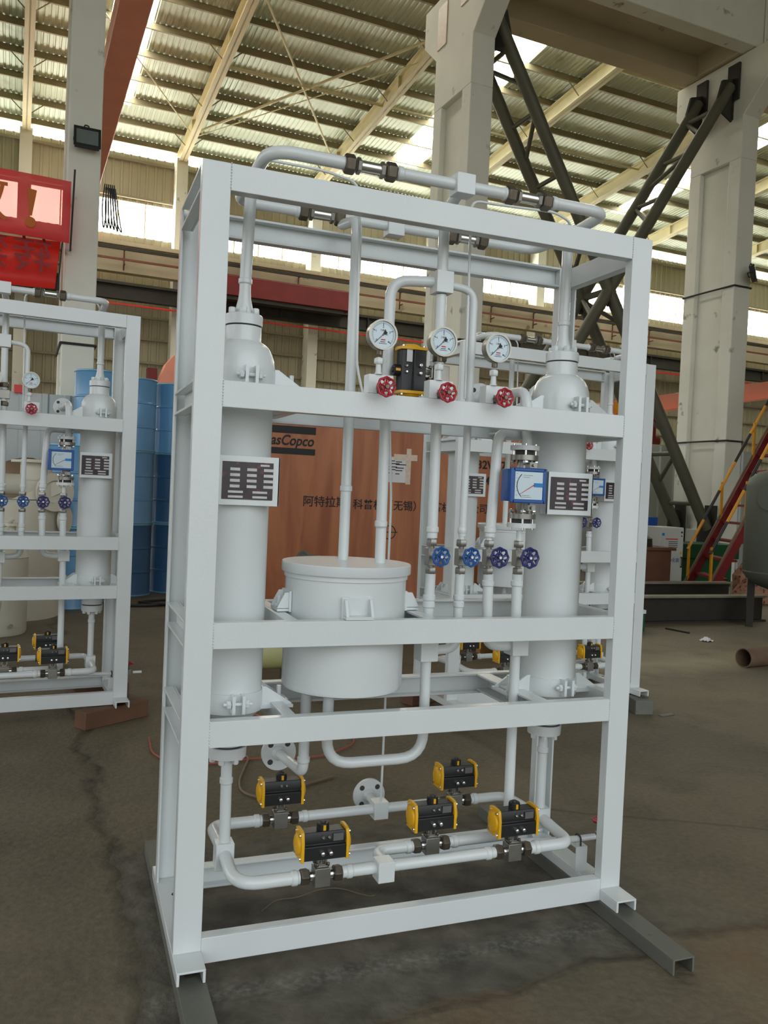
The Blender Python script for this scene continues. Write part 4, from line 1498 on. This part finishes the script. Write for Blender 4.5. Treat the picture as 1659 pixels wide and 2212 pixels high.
m.box(px-1.1, px+.3, py+.03, py+.3, .42, .45).box(px-1.05, px-1.0, py+.05, py+.25, .15, .42).box(px-.35, px-.3, py+.05, py+.25, .15, .41).box(px+.12, px+.17, py+.05, py+.25, 0, .41)
m.put('foot', 'darkmach', cp)
for xx in (px-1.0, px-.28):
    w = MB().lathe((xx, py-.02, .09), (0, 1, 0), [(0, .06), (0, .09), (.04, .09), (.04, .06)], 24).cyl((xx, py-.02, .09), (xx, py+.06, .09), .03, seg=12)
    w.put('wheel', 'railblk', cp)

# ------------------------------------------------ left cluster
v = thing('small_vessel', 'off white upright vessel with brown stained dome, left edge behind the left skid', 'vessel', (-1.12, 7.35, 0))
MB().lathe((0, 0, 0), (0, 0, 1), [(0, 0), (0, .33), (.03, .345), (.86, .345)], 40).put('shell', 'offwhite', v)
MB().lathe((0, 0, .86), (0, 0, 1), [(0, .345), (.01, .352), (.02, .345), (.14, .33), (.22, .26), (.27, .14), (.28, 0)], 40).put('dome', 'khaki', v)
MB().cyl((.17, -.05, 1.05), (.17, -.05, 1.22), .035, seg=12).cyl((.17, -.05, 1.22), (.17, -.05, 1.25), .1, seg=20).put('nozzle', 'offwhite', v)
MB().tube([(-.1, -.1, 1.1), (-.1, -.1, 1.2), (.05, -.1, 1.2), (.17, -.05, 1.3)], .03, .08, 10).put('bent_pipe', 'offwhite', v)
MB().cyl((.2, -.3, .12), (.2, -.36, .12), .02, seg=8).put('drain_plug', 'steel', v)
v = thing('wide_vessel', 'wide white cylindrical vessel carrying flanged pipework behind the cut-off skid', 'vessel', (-1.04, 8.66, 0))
MB().lathe((0, 0, 0), (0, 0, 1), [(0, 0), (0, .60), (.35, .60), (.355, .62), (.40, .62), (.405, .60), (1.47, .60), (1.49, .58), (1.49, 0)], 48).put('shell', 'offwhite', v)
MB().cyl((.05, -.62, 1.18), (.05, -.66, 1.18), .03, seg=8).put('drain_plug', 'steel', v)
m = MB().cyl((.28, -.15, 1.5), (.28, -.15, 2.0), .19, seg=28).lathe((.28, -.15, 1.96), (0, 0, 1), [(0, .30), (.03, .30)], 32).lathe((.28, -.15, 1.74), (0, 0, 1), [(0, .2), (.02, .2)], 28)
m.put('upright_nozzle', 'offwhite', v)
m = MB().cyl((-.35, -.3, 1.68), (.1, -.2, 1.68), .13, seg=24).lathe((-.32, -.3, 1.68), (-1, -.2, 0), [(0, .22), (.04, .22), (.04, .12), (-.02, .12)], 32)
m.put('side_flange', 'offwhite', v)
m = MB().lathe((.50, -.42, 1.60), (.5, -1, 0), [(0, .13), (0, .24), (.05, .24), (.05, .15), (.02, .13)], 32).cyl((.50, -.42, 1.6), (.35, -.1, 1.62), .15, seg=24)
m.put('elbow_flange', 'offwhite', v)
MB().prism([(.02, 1.5), (.5, 1.72), (.62, 1.62), (.4, 1.5)], 'y', -.46, -.44).put('stiffener_plate', 'offwhite', v)
MB().lathe((.62, -.25, 1.25), (1, -.5, 0), [(0, .05), (0, .17), (.04, .17), (.04, .05)], 28).put('round_cover', 'offwhite', v)
m = MB().grid(lambda u, w: (-2.2+1.75*u, 10.45-.4*math.sin(math.pi*w)+.05*math.sin(9*u), .02+(2.65-1.1*u-.25*math.sin(5*u))*w+.05*math.sin(11*u)), 16, 10)
m.bm.transform(Matrix.Identity(4))
o = m.put('wrapped_bundle', 'tarp', None, 0, 10)
so = o.modifiers.new('thick', 'SOLIDIFY')
so.thickness = .05
tag(o, 'tan and pink tarpaulin wrapped bundle leaning at the left edge behind the vessels', 'tarpaulin')
m = MB()
corr(m, -4.2, -.05, 0, 3.06, 10.9, .32, .03)
m.box(-4.2, -.05, 10.92, 10.96, 0, 3.06)
tag(m.put('sheet_screen', 'sheet', None, 0, 20), 'pale grey ribbed sheet screen standing behind the tarpaulin bundle', 'screen')
m = MB().box(-1.18, -.98, 10.80, 10.86, 3.04, 3.16)
tag(m.put('red_sign', 'redrail', None), 'small plain red board on top of the pale sheet screen', 'sign')

# ------------------------------------------------ right side
def ibeam(mb, x0, x1, y, w, h, t=.02):
    mb.box(x0, x1, y-w/2, y+w/2, 0, t*1.3).box(x0, x1, y-w/2, y+w/2, h-t*1.3, h).box(x0, x1, y-t/2, y+t/2, t, h-t)
    return mb


for (x0, x1, y, h, lb) in ((5.2, 10.02, 7.2, .41, 'long rusty steel I-beam on the floor right of the skids, nearer one'),
                           (6.2, 10.42, 8.35, .485, 'shorter rusty steel I-beam lying behind the long one')):
    t = thing('steel_beam', lb, 'steel beam', (0, 0, 0), 0, 'rusty beams on the floor')
    MB().box(x0, x1, y-.1, y+.1, h-.028, h).put('top_flange', 'ibeam_lit', t)
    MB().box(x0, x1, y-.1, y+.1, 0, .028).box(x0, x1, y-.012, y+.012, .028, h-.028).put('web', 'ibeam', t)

t = thing('grey_vessel', 'tall grey-green steel vessel on legs at the right edge', 'vessel', (9.62, 6.45, 0))
MB().lathe((0, 0, 0), (0, 0, 1), [(.55, 0), (.57, .16), (.64, .36), (.74, .50), (.83, .56), (2.12, .56), (2.24, .52), (2.33, .40), (2.38, .2), (2.39, 0)], 56).put('shell', 'tankgrey', t)
MB().lathe((-.52, -.22, 1.95), (-1, -.42, 0), [(0, .02), (0, .19), (.04, .19), (.04, .02)], 28).cyl((-.42, -.18, 1.95), (-.56, -.235, 1.95), .12, seg=20).put('side_flange', 'tankgrey', t)
MB().lathe((0, 0, .83), (0, 0, 1), [(0, .56), (.004, .566), (.02, .566), (.024, .56)], 56, cap=False).put('weld_seam', 'tankgrey', t)
for a in (-100, 20, 140):
    MB().box(-.05, .05, -.04, .04, 0, .8).xf(Matrix.Translation((.42*math.cos(R(a)), .42*math.sin(R(a)), 0)) @ Matrix.Rotation(R(a), 4, 'Z')).put('leg', 'ibeam', t)
m = MB().lathe((6.74, 4.22, .108), (1, .12, 0), [(0, .108), (1.3, .108), (1.3, .098), (0, .098), (0, .108)], 40, cap=False)
tag(m.put('pipe_offcut', 'rustpipe', None), 'short length of rusty brown pipe lying open end towards camera at the right edge', 'pipe')
m = MB().cyl((7.69, 6.65, .012), (7.77, 6.26, .012), .014, seg=8)
tag(m.put('steel_rod', 'railblk', None), 'short black steel rod lying on the floor before the long beam', 'rod')
m = MB().grid(lambda u, w: (7.50+.15*u, 5.66+.11*w, .012+.05*math.sin(math.pi*u)*math.sin(math.pi*w)+.01*math.sin(13*u+7*w)), 6, 5)
tag(m.put('paper_scrap', 'paper', None, 0, 20), 'crumpled white paper scrap on the floor at the right', 'paper')
m = MB().box(7.0, 7.20, 6.5, 6.7, 0, .25)
o = tag(m.put('small_carton', 'green', None, .005), 'small green carton with white lid against the long beam', 'box')
MB().box(6.995, 7.21, 6.495, 6.705, .25, .30).put('lid', 'paper', o)

cb = thing('control_cabinet', 'white control cabinet with Chinese lettering and labels near the red stairs', 'cabinet')
cx0, cx1, cy0 = 9.93, 10.47, 9.6
MB().box(cx0, cx1, cy0, cy0+.5, 0, 1.36).put('body', 'cab', cb, .008)
MB().box(cx0+.01, cx1-.01, cy0-.02, cy0-.001, .03, 1.34).put('door', 'cab', cb, .004)
MB().tube([(cx1-.05, cy0-.02, .80), (cx1-.05, cy0-.06, .80), (cx1-.05, cy0-.06, .62), (cx1-.05, cy0-.02, .62)], .012, .02, 8).put('handle', 'blackp', cb)
text('焊烟净化器', .085, (cx0+.24, cy0-.022, .74), 'mblue', cb)
MB().box(cx0+.12, cx0+.40, cy0-.0215, cy0-.02, 1.13, 1.15).put('warning_label', 'redink', cb)
m = MB()
for q in range(4):
    m.box(cx0+.19, cx0+.40, cy0-.0215, cy0-.02, .985+q*.033, .997+q*.033)
m.put('label_print', 'ink', cb)
MB().prism([(cx1-.09, .86), (cx1-.03, .86), (cx1-.06, .93)], 'y', cy0-.0215, cy0-.02).put('warning_triangle', 'yellow', cb)
m = MB().cyl((cx1-.055, cy0-.03, 1.27), (cx1-.055, cy0-.02, 1.27), .018, seg=12).cyl((cx1-.055, cy0-.03, 1.20), (cx1-.055, cy0-.02, 1.20), .012, seg=12).cyl((cx1-.07, cy0-.03, .14), (cx1-.07, cy0-.02, .14), .014, seg=12)
m.put('lock', 'railblk', cb)
MB().box(cx0+.03, cx0+.09, cy0-.0215, cy0-.02, 1.2, 1.25).put('maker_sticker', 'cyan', cb)

wb = thing('wooden_box', 'dark brown wooden box beside the white cabinet behind the beams', 'box')
MB().box(8.5, 9.54, 8.8, 9.4, 0, .98).put('body', 'brownbox', wb, .01)
MB().box(8.45, 9.60, 8.75, 9.45, .98, 1.03).put('lid', 'brownbox', wb)
m = MB().lathe((9.05, 9.1, 1.03), (0, 0, 1), [(0, .25), (.14, .24), (.22, .12), (.23, 0)], 20)
tag(m.put('cable_bundle', 'railblk', None), 'dark rounded bundle lying on the brown wooden box', 'bundle')
bm_ = thing('fume_extractor', 'blue machine with a thick dark duct, beside the white cabinet', 'machine')
MB().box(9.5, 10.6, 10.5, 11.3, 0, 1.52).put('body', 'mblue', bm_, .01)
MB().tube([(10.25, 10.8, 1.5), (10.25, 10.8, 1.85), (9.7, 10.8, 2.2), (9.2, 10.8, 3.1)], .16, .35, 16).put('duct', 'duct', bm_)
MB().lathe((10.25, 10.8, 1.5), (0, 0, 1), [(0, .18), (.10, .18)], 24).put('duct_collar', 'blackp', bm_)
m = MB()
corr(m, 8.5, 19, 0, 3.35, 14.6, .5, .03)
m.box(8.5, 19, 14.62, 14.66, 0, 3.38)
tag(B(m.put('partition_panel', 'sheet', None, 0, 20)), 'pale grey partition panels behind the dark bracing and stairs', 'partition')
m = MB().box(11.5, 13.6, 11.6, 12.3, 0, .62).box(11.4, 13.7, 11.5, 12.4, .62, .95)
tag(m.put('green_bin', 'green', None, .02), 'green metal bin under the red stairs', 'bin')

# stairs
st = thing('steel_stair', 'steep dark red steel stairs with yellow and black handrails at the right', 'stairs')
def onl(y0, y, t, base=11.36, k2=1.95):
    return base+t/k2


yn, yf_ = 9.6, 10.8
for yy, b0 in ((yn, 11.07), (yf_, 11.58)):
    m = MB()
    z1 = 5.6
    m.prism([(b0-.06, 0), (b0+.14, 0), (b0+.14+z1/1.66, z1), (b0-.06+z1/1.66, z1)], 'y', yy-.03, yy+.03)
    m.put('stringer', 'stairred', st)
for k2 in range(1, 15):
    z = k2*.36
    xx = 11.21+z/1.66+.04
    mt = Matrix.Identity(4)
    MB().prism([(xx-.14, yn), (xx+.12, yn), (xx+.63, yf_), (xx+.37, yf_)], 'z', z, z+.045).put('tread', 'stairred', st)
for yy, b0, t0 in ((yn, 11.07, 0), (yf_, 11.58, 1)):
    for off, m1 in ((1.25, None), (.62, 'midrail')):
        if m1:
            MB().cyl((b0, yy, off-.45), (b0+5.4/1.66, yy, off+4.95), .022, seg=8).put('mid_rail', m1, st)
        else:
            zz = .1
            q = t0
            while zz < 5.6:
                za, zb3 = zz, zz+.62
                MB().cyl((b0+za/1.66, yy, za+off*.62), (b0+zb3/1.66, yy, zb3+off*.62), .03, seg=8).put('handrail', 'railyel' if q % 2 else 'railblk', st)
                zz = zb3
                q += 1
    for z in (.05, 1.35, 2.65, 3.95):
        xx = b0+.06+z/1.66
        MB().box(xx-.02, xx+.025, yy-.02, yy+.02, z, z+.95).put('rail_post', 'railyel', st)
m = MB()
m.prism([(11.55, 0), (12.0, 0), (12.05, .55), (11.8, .80), (11.5, .5)], 'y', 9.2, 9.4)
m.prism([(11.2, 0), (12.9, 0), (12.2, .35), (11.6, .45)], 'y', 8.95, 9.25)
tag(m.put('masonry_rubble', 'debris', None), 'broken reddish masonry piece leaning at the foot of the stairs', 'rubble')

# hoses and wire on the floor
m = MB().tube([(.19, 2.95, .012), (.17, 2.5, .012), (.5, 2.28, .012), (.84, 2.37, .012), (1.22, 2.25, .012), (1.55, 2.5, .012), (1.6, 2.7, .012), (1.3, 2.9, .012), (.9, 3.6, .012)], .006, .2, 8)
tag(m.put('air_hose', 'redhose', None), 'thin red air hose curling on the floor behind the nearest skid', 'hose')
m = MB().tube([(.2, 2.2, .011), (.53, 2.42, .011), (.8, 2.45, .011), (.62, 1.95, .011), (.60, 1.75, .011), (.75, 1.62, .011), (.98, 1.80, .011), (1.2, 1.9, .011)], .007, .18, 8)
tag(m.put('tan_hose', 'tanhose', None), 'tan hose looping on the floor behind the lower valves', 'hose')
m = MB().tube([(.42, .42, .004), (.50, .50, .006), (.59, .49, .004), (.70, .53, .01), (.80, .53, .004), (.86, .46, .004), (.90, .41, .008), (.93, .42, .004)], .0022, .05, 6)
tag(m.put('loose_wire', 'tanhose', None), 'thin loose grey wire on the floor inside the nearest skid', 'wire')
m = MB().tube([(.3, 9.3, .022), (.8, 9.2, .022), (1.2, 9.5, .022), (1.1, 9.85, .022), (.6, 9.6, .022), (.75, 9.3, .05), (1.2, 9.25, .022)], .02, .25, 8)
tag(m.put('black_hose', 'cable', None), 'black hose lying in loops on the floor before the blue drums', 'hose')

# ================================================================== to metres; origins to the foot of each thing
bpy.context.view_layer.update()
done = set()
SC = Matrix.Diagonal((K, K, K, 1))
for o in list(bpy.data.objects):
    if o.type == 'MESH' and o.data.name not in done:
        done.add(o.data.name)
        o.data.transform(SC)
for o in bpy.data.objects:
    if o is not cam:
        o.location = o.location*K
        for md in o.modifiers:
            if md.type == 'SOLIDIFY':
                md.thickness *= K
kids = {}
for o in bpy.data.objects:
    if o.parent:
        kids.setdefault(o.parent.name, []).append(o)


def desc(o):
    r = [o]
    for c_ in kids.get(o.name, []):
        r += desc(c_)
    return r


for o in [x for x in bpy.data.objects if x.parent is None and x is not cam and x.location.length < 1e-9]:
    if o.name.startswith('gas_dryer') or o.name == 'floor':
        continue
    D = [x for x in desc(o) if x.type == 'MESH']
    if not D or any(x.data.users > 1 for x in D):
        continue
    pts = [v.co for x in D for v in x.data.vertices]
    c_ = Vector(((min(p.x for p in pts)+max(p.x for p in pts))/2, (min(p.y for p in pts)+max(p.y for p in pts))/2, min(p.z for p in pts)))
    for x in D:
        x.data.transform(Matrix.Translation(-c_))
    o.location = o.rotation_euler.to_matrix() @ c_
